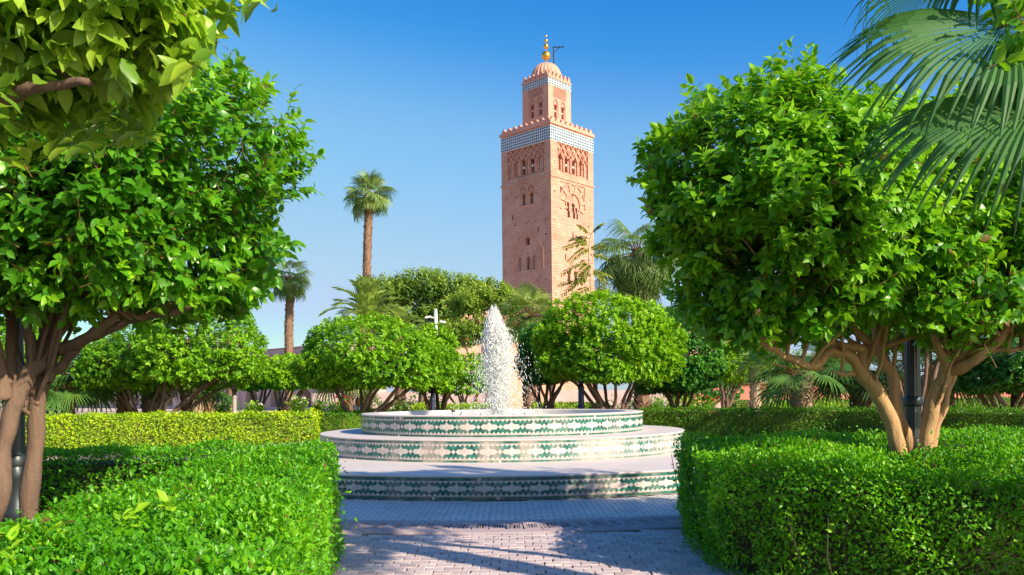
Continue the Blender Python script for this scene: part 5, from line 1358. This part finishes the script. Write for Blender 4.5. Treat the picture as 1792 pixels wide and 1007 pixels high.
mid_tree('bright yellow-green round citrus tree behind the left hedge, under the big tree\'s long branch', 350, 533, 240, 175, 30, 1500, 401, cf, .62, 6, tx=-1.9, lean=1.1)
mid_tree('darker green left half of a citrus pair, in front of the brown palm stump', 240, 580, 200, 125, 31, 1100, 402, cf, .42, 6, tx=.1)
mid_tree('bright citrus crown glimpsed between the big left tree stems', 10, 560, 190, 130, 26, 900, 403, cf, .55, 5)
mid_tree('small bright domed citrus tree on the lawn with thin splayed stems', 512, 619, 120, 75, 50, 700, 404, cf, .72, 6, tx=-.9, L=.16, tr=.09)
mid_tree('small half shaded citrus tree at the left of the lawn beside the grey lamp post', 450, 632, 90, 60, 51, 500, 405, cf, .42, 5, L=.16, tr=.09)
mid_tree('broad dense citrus tree with a flat clipped crown just left of the fountain jet', 655, 559, 262, 150, 28.6, 2000, 406, cf, .52, 7, tx=-.6, lump=.07)
mid_tree('narrow yellow-lit citrus tree tucked behind the broad one and left of the jet', 762, 578, 95, 130, 31.5, 700, 407, cf, .80, 5)
mid_tree('small bright citrus bush tree behind the water jet', 815, 622, 120, 80, 40, 650, 408, cf, .85, 6, L=.14, bk='bark')
mid_tree('large bright round citrus tree right of the fountain jet', 1062, 521, 250, 185, 29.0, 3000, 409, cf, .60, 7, tx=.2, lump=.08)
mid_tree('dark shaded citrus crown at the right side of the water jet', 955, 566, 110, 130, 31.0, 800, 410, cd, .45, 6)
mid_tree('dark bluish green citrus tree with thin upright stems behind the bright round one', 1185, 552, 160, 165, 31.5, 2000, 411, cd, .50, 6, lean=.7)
mid_tree('small very bright round citrus tree in front of the red wall', 1284, 601, 100, 85, 44, 900, 412, cf, .88, 5, L=.15, tx=-.5)
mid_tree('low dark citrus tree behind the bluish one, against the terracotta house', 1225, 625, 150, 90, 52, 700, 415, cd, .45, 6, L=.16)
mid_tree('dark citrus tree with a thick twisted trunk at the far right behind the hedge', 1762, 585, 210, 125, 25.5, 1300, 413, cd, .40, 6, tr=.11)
mid_tree('green citrus tree seen between the two leaning trunks on the right', 1600, 520, 190, 110, 24.0, 1000, 414, cf, .38, 5)

# feathery tall trees
def loose_tree(label, blobs, base, n, seed, mat, L=.30, tint=.5, w=.2, name='tall_tree', cat='tree', trunk_r=.25):
    root = thing(name, label, cat, base, None); r = np.random.default_rng(seed); b = Vector(base); lv = Leaves(); tips = []
    cz = np.mean([q[0].z for q in blobs]); fork = b + Vector((0, 0, cz * .45))
    limb(root, 'trunk', [b, b + Vector((.1, 0, cz * .2)), fork], trunk_r, trunk_r * .75, MAT['bark_shade'], seed)
    for k, (c, R, m) in enumerate(blobs):
        cv, _ = limb(root, 'branch', [fork - Vector((0, 0, .3)), fork.lerp(c, .5) + Vector(r.normal(0, .3, 3)), c], trunk_r * .5, trunk_r * .12, MAT['bark_shade'], seed + k, wob=.04, sides=7); tips = cv[len(cv) // 2:]
        sub_branches(root, tips, c, R, MAT['bark_shade'], 12, seed + 40 + k, trunk_r * .14)
        crown(lv, None, c, R, int(n * m), seed + 10 + k, L=L, nl=9, sl=.85, tint=tint + r.normal(0, .08), spread=.9, droop=.12, lump=.18, bottom=-.85, lumps2=.14, bias=.5)
    lv.done(); link('crown', lv.mesh(tmpl('T4', w=w)), mat, root, kind='stuff'); return root
d = 66
loose_tree('tall feathery blue-green tree rising behind the round citrus trees, right of the tall palm',
    [(P_(735, 500, d), (2.6, 2.4, 1.3), 1.1), (P_(690, 510, d), (1.9, 2, 1.2), .8), (P_(780, 502, d), (2.2, 2, 1.2), .9), (P_(700, 545, d), (2.6, 2, 1.2), .7), (P_(770, 540, d), (2.0, 2, 1.0), .5), (P_(825, 505, d), (1.6, 2, .9), .5), (P_(720, 575, d), (3.4, 2, 1.5), .9), (P_(790, 585, d), (2.6, 2, 1.3), .6)], (P_(735, 690, d).x, d, 0), 520, 500, MAT['feather'], tint=.5)
d = 60
loose_tree('tall bright green spreading tree just left of the minaret foot',
    [(P_(860, 518, d), (1.7, 1.8, 1.1), 1.0), (P_(820, 530, d), (1.5, 1.8, .9), .8), (P_(890, 530, d), (.95, 1.2, .8), .5), (P_(800, 572, d), (1.6, 1.5, .7), .6), (P_(845, 575, d), (1.0, 1.2, 1.0), .4)], (P_(850, 690, d).x, d, 0), 430, 520, MAT['feather'], tint=.66, trunk_r=.2)
d = 72
loose_tree('rounded green tree behind the small bright citrus at right', [(P_(1370, 640, d), (2.6, 2, 1.5), 1), (P_(1440, 640, d), (2.6, 2, 1.6), 1), (P_(1300, 610, d), (2.2, 2, 1.5), .8)], (P_(1350, 690, d).x, d, 0), 420, 540, MAT['feather'], tint=.5)

# compound-leaved sapling in front of the minaret
sp = thing('young_tree', 'slender reddish young tree with long compound leaves crossing the minaret foot', 'tree', (P_(1045, 700, 33).x, 33, 0)); r = np.random.default_rng(9); V = []
limb(sp, 'trunk', [Vector((P_(1045, 700, 33).x, 33, 0)), P_(1042, 600, 33), P_(1036, 520, 33), P_(1030, 450, 33), P_(1034, 408, 33)], .05, .012, MAT['bark'], 3, sides=7)
lv = Leaves()
for sx, sy, ex, ey in ((1034, 412, 1012, 400), (1034, 410, 1052, 398), (1032, 425, 988, 438), (1032, 432, 995, 462), (1031, 440, 1055, 428), (1033, 455, 985, 478), (1035, 470, 1000, 505), (1036, 480, 985, 515), (1037, 500, 990, 528), (1034, 445, 1062, 455), (1036, 475, 1070, 480), (1038, 505, 1068, 510), (1033, 418, 1000, 418), (1037, 490, 980, 498), (1035, 460, 1010, 485), (1030, 430, 1010, 418), (1036, 468, 1060, 500)):
    A = P_(sx, sy, 33); E = P_(ex, ey, 33) + Vector((0, r.normal(0, .35), 0)); Ld = (E - A).length
    mb_ = MB(); 
    for k in range(13):
        t = .18 + .82 * k / 12; p = A.lerp(E, t) + Vector((0, 0, .22 * Ld * (t - t * t))); dd = np.array((E - A).normalized())
        for s in (-1, 1):
            sd = np.cross(dd, [0, -.6, .8]); lv.add(np.array([p]), np.array([dd * .5 + sd * s + r.normal(0, .1, 3)]), np.array([[0, -.5, .8]]) + r.normal(0, .2, (1, 3)), .30 * (1 - .3 * t), .3 + .5 * r.uniform())
    V.append((A, E))
lv.done(); link('foliage', lv.mesh(tmpl('T4', w=.15)), MAT['sapling'], sp, kind='stuff')
m = MB()
for A, E in V: m.tube([A, A.lerp(E, .5) + Vector((0, 0, .05 * (E - A).length)), E], [.014, .010, .005], 4, cap=False)
m.build('leaf_stalks', MAT['bark'], sp, kind='stuff')

# ------------------------------------------------------------------ palms
PG = 'fan palms'
t = P_(645, 343, 48); b = P_(640, 700, 48)
fan_palm('fan_palm', 'tallest palm with a round fan-leaved crown against the sky, left of the minaret', t, 1.75, 36, MAT['palm_far'], 601, (b.x, 48, .25, .21), PG, petiole=.5, blade=.88, droopy=.6, tint=.5, elev=(-.75, 1.4))
t = P_(507, 488, 55); b = P_(505, 700, 55)
fan_palm('fan_palm', 'second palm with drooping fronds, half hidden behind the big left tree', t, 1.75, 34, MAT['palm_far'], 602, (b.x, 55, .27, .25), PG, petiole=.5, blade=.95, droopy=.75, tint=.42, elev=(-.9, 1.1))
t = P_(1118, 440, 36); b = P_(1122, 700, 36)
fan_palm('fan_palm', 'fan palm with a shaggy skirt between the minaret and the big right tree', t, 2.5, 40, MAT['palm_far'], 603, (b.x, 36, .32, .28), PG, petiole=.52, blade=1.25, droopy=.9, tint=.4, elev=(-1.2, 1.0), nseg=32)
t = P_(925, 552, 42); b = P_(925, 700, 42)
fan_palm('fan_palm', 'low bushy fan palm behind the jet, at the foot of the minaret', t, 1.9, 46, MAT['palm_gold'], 604, (b.x, 42, .3, .28), PG, petiole=.5, blade=1.0, droopy=.45, tint=.45, elev=(-1.1, 1.35))
t = P_(1404, 655, 29.5); b = P_(1402, 700, 29.5)
fan_palm('fan_palm', 'low palm with a fat pale trunk and wide grey-green fans under the right tree', t, 2.2, 13, MAT['palm'], 605, (b.x, 29.5, .42, .28), PG, petiole=.55, blade=1.45, droopy=.35, tint=.6, elev=(-.25, 1.0), nseg=34, tmat=MAT['ptrunk_pale'])
t = P_(1322, 640, 40); b = P_(1322, 700, 40)
fan_palm('fan_palm', 'small palm with a pale scaly trunk right of the small bright citrus', t, 1.5, 12, MAT['palm_far'], 606, (b.x, 40, .30, .2), PG, petiole=.5, blade=.9, droopy=.4, tint=.4, tmat=MAT['ptrunk_pale'])
t = P_(1505, 655, 30.5); b = P_(1505, 700, 30.5)
fan_palm('fan_palm', 'dark brown-trunked palm with wide fans just left of the leaning trunks', t, 2.1, 16, MAT['palm'], 607, (b.x, 30.5, .40, .3), PG, petiole=.5, blade=1.3, droopy=.4, tint=.35, elev=(-.4, 1.1), nseg=32)
t = P_(1650, 655, 28); b = P_(1650, 700, 28)
fan_palm('fan_palm', 'dark low fan palm in the shade between the two right-hand trees', t, 2.0, 20, MAT['palm'], 608, (b.x, 28, .34, .3), PG, petiole=.5, blade=1.25, droopy=.4, tint=.15, elev=(-.4, 1.1), nseg=30)
for k, (px, py, dd, n, ti, lab) in enumerate(((120, 672, 31, 15, .55, 'pale green fan palm bush spreading behind the left hedge beside the big trunk'), (215, 660, 33, 15, .40, 'darker fan palm bush left of the brown palm stump'), (325, 672, 34, 13, .6, 'fan palm bush with pale drooping leaves in front of the lawn'), (30, 690, 30, 12, .6, 'fan palm bush at the far left behind the hedge'))):
    t = P_(px, py, dd); fan_palm('fan_palm', lab, t, 2.1, n + 9, MAT['palm'], 610 + k, (t.x, dd, .22, .2), PG, 'palm', petiole=.5, blade=1.35, droopy=.35, tint=ti, elev=(-.3, 1.15), nseg=30)
# palm stumps with trunks only showing
def trunk_palm(px, d, w, topy, mat, seed, lab, tint=.3):
    b = P_(px, 700, d); t = P_(px, topy, d); R = w / F * d / 2
    fan_palm('fan_palm', lab, t, 1.8, 12, MAT['palm_far'], seed, (b.x, d, R, R * .85), PG, petiole=.5, blade=1.1, droopy=.6, tint=tint, tmat=mat)
trunk_palm(266, 36, 34, 640, MAT['ptrunk'], 630, 'thick dark brown palm trunk under the left-hand citrus pair')
trunk_palm(341, 37, 26, 632, MAT['ptrunk_pale'], 631, 'pale scaly palm trunk left of the dark one at the lawn edge')
trunk_palm(366, 38, 21, 630, MAT['ptrunk'], 632, 'dark scaly palm trunk just left of the grey lamp post')
trunk_palm(608, 36.5, 20, 655, MAT['ptrunk'], 633, 'short orange-brown palm trunk beside the person, left of the fountain')
# date palm tuft
def feather_palm(label, base, topz, L, n, mat, seed, tint):
    root = thing('date_palm', label, 'palm tree', base); r = np.random.default_rng(seed); b = Vector(base); top = b + Vector((0, 0, topz))
    palm_trunk(root, b, top, .28, .25, MAT['ptrunk'], seed); ms = []
    for k in range(4):
        v, ts, qs = feather_frond(L, 26, .13, .35 + .2 * k, seed + k); me = npmesh(v, [ts, qs], np.full(len(v), np.clip(tint + .12 * (k - 1.5), 0, 1))); me.materials.append(mat); ms.append(me)
    st = MB(); st.lathe(top, [(.3, -.5), (.42, -.1), (.3, .25), (.05, .45)], 12); st.build('crownshaft', MAT['ptrunk'], root)
    for i in range(n):
        q = (i + .5) / n; el = 1.45 - 1.5 * q; az = i * 2.4; dv = Vector((math.cos(az) * math.cos(el), math.sin(az) * math.cos(el), math.sin(el)))
        o = bpy.data.objects.new('frond', ms[min(3, int(q * 4))]); COL.objects.link(o); o.parent = root; o.matrix_basis = Matrix.Translation(top - b) @ basis(dv).to_4x4() @ Matrix.Scale(r.uniform(.85, 1.1), 4)
    return root
d = 40; t = P_(640, 568, d)
feather_palm('date palm with an upright tuft of pale feather fronds above the broad citrus crown', (t.x, d, 0), t.z, 2.3, 38, MAT['palm_gold'], 650, .5)
d = 43; t = P_(700, 600, d)
feather_palm('smaller feather palm partly hidden behind the broad citrus crown', (t.x, d, 0), t.z, 2.0, 22, MAT['palm_gold'], 655, .45)
d = 62; t = P_(402, 545, d)
feather_palm('distant feather palm whose fronds show above the bright left citrus', (t.x, d, 0), t.z, 2.3, 24, MAT['palm_far'], 660, .4)

# near fan palm hanging in at upper right: every leaflet of a frond is a piece
np_root = thing('fan_palm', 'very near fan palm whose grey-green split fronds hang into the upper right corner', 'palm tree', (3.75, 4.4, 0), PG)
palm_trunk(np_root, (3.75, 4.4, 0), (3.6, 4.4, 3.9), .2, .17, MAT['ptrunk'], 70)
hub0 = Vector((3.6, 4.4, 3.9)); r = np.random.default_rng(71)
def near_frond(hub, tip, R, nseg, ang, droop, fold, seed, roll=0., tint=.5, up=(0, 0, 1)):
    fr = bpy.data.objects.new('frond', None); COL.objects.link(fr); fr.parent = np_root
    st = MB(); org = hub; Bm = basis(tip - hub, up) @ Matrix.Rotation(roll, 3, 'Y'); rr_ = np.random.default_rng(seed)
    pa = fan_leaf_arrays(nseg, R, .66, droop, fold, ang, seed, .12, 9); MT = Matrix.Translation(hub) @ Bm.to_4x4()
    fr.matrix_basis = Matrix.Identity(4)
    for v, q in pa:
        me = npmesh(v, [q], np.full(len(v), float(np.clip(tint + rr_.normal(0, .1), 0, 1)))); me.materials.append(MAT['palm'])
        o = bpy.data.objects.new('leaflet', me); COL.objects.link(o); o.parent = fr; o.matrix_basis = Matrix.Translation(-np_root.location) @ MT
    st.tube([hub0, hub0.lerp(hub, .5) + Vector((0, 0, .1)), hub, hub + (tip - hub) * .12], [.02, .016, .013, .008], 8); s = st.build('stalk', MAT['palm'], None); s.parent = fr; s.data.transform(Matrix.Translation(-np_root.location))
near_frond(P_(1775, 35, 4.4), P_(1500, 190, 4.0), 1.05, 46, 1.15, .55, .30, 72, roll=-.75, tint=.42)
near_frond(P_(1830, 170, 4.2), P_(1560, 330, 3.9), 1.0, 44, 1.1, .6, .3, 73, roll=-.6, tint=.35)
near_frond(P_(1690, -70, 4.5), P_(1480, 30, 4.2), .85, 40, 1.0, .6, .35, 74, roll=.5, tint=.4)
near_frond(P_(1790, -110, 4.6), P_(1700, 40, 4.2), .75, 36, 1.3, .7, .2, 75, roll=0, tint=.45)
near_frond(P_(1900, 60, 4.3), P_(1800, 260, 4.0), .9, 36, 1.3, .6, .3, 76, roll=-.3, tint=.3)
# leafy bright twig in front of the fronds
tb = thing('citrus_tree', 'citrus tree outside the right edge whose bright twigs overlap the palm fronds', 'tree', (3.6, 5.2, 0), CG)
limb(tb, 'trunk', [Vector((3.9, 5.3, 0)), Vector((3.95, 5.3, 1.5)), P_(1900, 60, 4.9)], .09, .05, MAT['bark'], 80)
lv = Leaves(); tw = []; crown(lv, tw, P_(1880, 60, 4.2), (.42, .4, .42), 90, 81, L=.11, nl=8, sl=.22, tint=.85, lump=.1, bottom=-.7, bias=.2)
crown(lv, tw, P_(1980, 20, 4.9), (.8, .9, .7), 160, 82, L=.11, nl=8, sl=.24, tint=.7, lump=.1, bottom=-.7, bias=.2); lv.done()
idx = pick_visible(lv, 120, 12); individual_leaves(tb, lv, idx, 'T8', MAT['citrus'], w=.27); k = np.ones(len(lv.P), bool); k[idx] = False; lv.keep(k)
link('crown', lv.mesh(tmpl('T8', w=.27)), MAT['citrus'], tb, kind='stuff'); link('twigs', twig_mesh(tw, .003), MAT['twig_b'], tb, kind='stuff')

# ------------------------------------------------------------------ roses
MAT['rose_w'] = plain('white_petal', (0.80, 0.76, 0.66), .6); MAT['rose_r'] = plain('red_petal', (0.60, 0.05, 0.05), .5); MAT['rose_y'] = plain('yellow_petal', (0.75, 0.55, 0.12), .6)
def bloom(c, R, r):
    m = MB()
    for ring, (k, rr_, h) in enumerate(((5, .95, .1), (5, .65, .45), (3, .35, .75))):
        for i in range(k):
            a = 2 * PI * (i + .5 * ring) / k + r.normal(0, .1); dd = Vector((math.cos(a), math.sin(a), 0)); s = Vector((-dd.y, dd.x, 0)); p = c + Vector((0, 0, -.3 * R))
            m.add([p, p + dd * R * rr_ - s * R * .55 + Vector((0, 0, R * h)), p + dd * R * rr_ * 1.15 + Vector((0, 0, R * (h + .35))), p + dd * R * rr_ + s * R * .55 + Vector((0, 0, R * h))], [(0, 1, 2, 3)])
    return m
def rose_bush(label, px, py, d, w, h, fl, seed, tint=.6):
    b = P_(px, 700, d); zt = P_(px, py, d).z; base = (b.x, d, 0); t = thing('rose_bush', label, 'rose bush', base, 'rose bushes behind the left hedge'); r = np.random.default_rng(seed)
    st = MB(); lv = Leaves(); n = 16; W = w / F * d / 2
    for i in range(n):
        e = Vector((b.x + r.uniform(-1, 1) * W, d + r.uniform(-1, 1) * W, zt * r.uniform(.72, 1.0))); s = Vector((b.x + r.normal(0, .12), d + r.normal(0, .12), 0)); st.tube([s, s.lerp(e, .6), e], [.018, .012, .006], 4, cap=False)
        k = 44; tt = r.uniform(.25, 1, k); P = np.array([list(s.lerp(e, x)) for x in tt]) + r.normal(0, .09, (k, 3)); lv.add(P, r.normal(0, 1, (k, 3)) + [0, 0, .3], r.normal(0, .5, (k, 3)) + [0, 0, 1.], .13 * r.uniform(.7, 1.2, k), tint + r.normal(0, .15, k))
        if i < len(fl): bloom(e + Vector((0, -.05, .04)), .095, r).build('flower', MAT['rose_' + fl[i]], t)
    st.build('stems', MAT['twig'], t, kind='stuff'); lv.done(); link('foliage', lv.mesh(tmpl('T4', w=.3)), MAT['citrus_far'], t, kind='stuff')
rose_bush('pale green rose bush with a few white blooms near the grey lamp post', 440, 703, 33, 28, 0, 'wwww', 90, .8)
rose_bush('rose bush with white blooms under the small lawn citrus', 521, 694, 34, 24, 0, 'wwwww', 91, .75)
rose_bush('rose bush with yellowish buds in the middle of the rose row', 556, 700, 34, 24, 0, 'yyw', 92, .6)
rose_bush('rose bush with red and orange blooms nearest the fountain', 590, 697, 34, 30, 0, 'rrrryr', 93, .6)
rose_bush('small rose bush with white blooms by the palm trunks at left', 388, 704, 33, 26, 0, 'ww', 94, .5)
rose_bush('yellow-green flowering bush behind the right hedge', 1372, 700, 44, 60, 0, 'wwyw', 95, .95)
rose_bush('dense low shrub between the stems of the broad citrus left of the jet', 690, 694, 40, 90, 0, '', 97, .35)
rose_bush('dark low shrub behind the broad citrus, beside the navy post', 735, 692, 44, 90, 0, '', 98, .3)
rose_bush('green low shrub just right of the large round citrus trunk', 1118, 686, 37, 110, 0, '', 99, .45)
rose_bush('bright leafy shrub under the dark bluish citrus', 1178, 690, 38, 90, 0, '', 100, .8)
rose_bush('green shrub with red flowers under the dark bluish citrus', 1222, 694, 41, 70, 0, 'rrrr', 101, .6)
rose_bush('yellow leafy bush under the palms at right', 1445, 690, 40, 60, 0, 'yyyyyyy', 96, 1.0)

# ------------------------------------------------------------------ person
def person(px, d, h, label):
    b = P_(px, 700, d); t = thing('person', label, 'person', (b.x, d, 0)); s = h / 1.7
    J = {'pelvis': (0, 0, .92), 'waist': (0, 0, 1.08), 'chest': (.0, -.01, 1.28), 'neck': (.01, -.01, 1.45), 'head0': (.0, -.02, 1.52), 'head1': (-.01, -.03, 1.64),
         'shl': (-.06, -.17, 1.38), 'ell': (-.02, -.22, 1.12), 'wrl': (-.16, -.2, .95), 'hal': (-.22, -.19, .93), 'shr': (.05, .17, 1.38), 'elr': (.08, .2, 1.12), 'wrr': (-.06, .17, .96), 'har': (-.12, .16, .94),
         'hl': (0, -.09, .86), 'kl': (-.06, -.1, .48), 'al': (.03, -.1, .09), 'tl': (-.12, -.1, .03), 'hr': (0, .09, .86), 'kr': (.02, .1, .48), 'ar': (.12, .1, .10), 'tr': (-.02, .1, .03)}
    rad = {'pelvis': .13, 'waist': .11, 'chest': .13, 'neck': .05, 'head0': .075, 'head1': .085, 'shl': .055, 'ell': .04, 'wrl': .028, 'hal': .03, 'shr': .055, 'elr': .04, 'wrr': .028, 'har': .03, 'hl': .09, 'kl': .06, 'al': .038, 'tl': .03, 'hr': .09, 'kr': .06, 'ar': .038, 'tr': .03}
    E = [('pelvis', 'waist'), ('waist', 'chest'), ('chest', 'neck'), ('neck', 'head0'), ('head0', 'head1'), ('chest', 'shl'), ('shl', 'ell'), ('ell', 'wrl'), ('wrl', 'hal'), ('chest', 'shr'), ('shr', 'elr'), ('elr', 'wrr'), ('wrr', 'har'), ('pelvis', 'hl'), ('hl', 'kl'), ('kl', 'al'), ('al', 'tl'), ('pelvis', 'hr'), ('hr', 'kr'), ('kr', 'ar'), ('ar', 'tr')]
    def skin(names, scale, name, mat, extra=0):
        ks = list(names); me = bpy.data.meshes.new(name); me.from_pydata([tuple(s * c for c in J[k]) for k in ks], [(ks.index(a), ks.index(c)) for a, c in E if a in ks and c in ks], [])
        o = bpy.data.objects.new(name, me); COL.objects.link(o); o.modifiers.new('s', 'SKIN'); 
        if not me.skin_vertices: 
            pass
        for i, k in enumerate(ks): me.skin_vertices[0].data[i].radius = (rad[k] * scale * s + extra,) * 2
        me.skin_vertices[0].data[0].use_root = True; o.modifiers.new('u', 'SUBSURF').levels = 1; bpy.context.view_layer.update()
        m2 = bpy.data.meshes.new_from_object(o.evaluated_get(bpy.context.evaluated_depsgraph_get())); o.modifiers.clear(); o.data = m2; m2.materials.clear(); m2.materials.append(mat); m2.polygons.foreach_set('use_smooth', np.ones(len(m2.polygons), bool)); o.parent = t
    MAT['skin'] = plain('skin', (0.50, 0.28, 0.19), .5, var=.05); MAT['hair'] = plain('auburn_hair', (0.30, 0.10, 0.03), .5); MAT['blouse'] = plain('pale_violet_blouse', (0.70, 0.64, 0.70), .8, var=.08); MAT['trouser'] = plain('blue_trousers', (0.10, 0.12, 0.22), .8)
    skin(list(J), 1.0, 'body', MAT['skin']); skin(['pelvis', 'waist', 'chest', 'shl', 'ell', 'shr', 'elr'], 1.12, 'blouse', MAT['blouse'], .012); skin(['pelvis', 'hl', 'kl', 'al', 'hr', 'kr', 'ar'], 1.12, 'trousers', MAT['trouser'], .008)
    m = MB(); c = Vector((b.x + .012 * s, d - .02 * s, 0)); m.lathe(c + Vector((.02, 0, 0)), [(.05, 1.36 * s), (.09, 1.42 * s), (.10, 1.55 * s), (.105, 1.64 * s), (.08, 1.71 * s), (.01, 1.745 * s)], 14, a0=-PI * .72, a1=PI * .72); m.build('hair', MAT['hair'], t, smooth=True)
    m = MB(); hc = Vector((b.x - .01, d - .03, 1.62 * s)); m.box(hc + Vector((-.095, 0, -.005)), .03, .022, .035); m.build('nose', MAT['skin'], t)
person(624, 31.5, 1.50, 'woman with auburn hair in a pale blouse standing left of the fountain, facing left')


seen_ = set(); tri = 0
for o in scene.objects:
    if o.type == 'MESH' and o.data.name not in seen_: seen_.add(o.data.name); tri += len(o.data.loops) - 2 * len(o.data.polygons)
print('TRIANGLES', tri, 'objects', len(scene.objects))
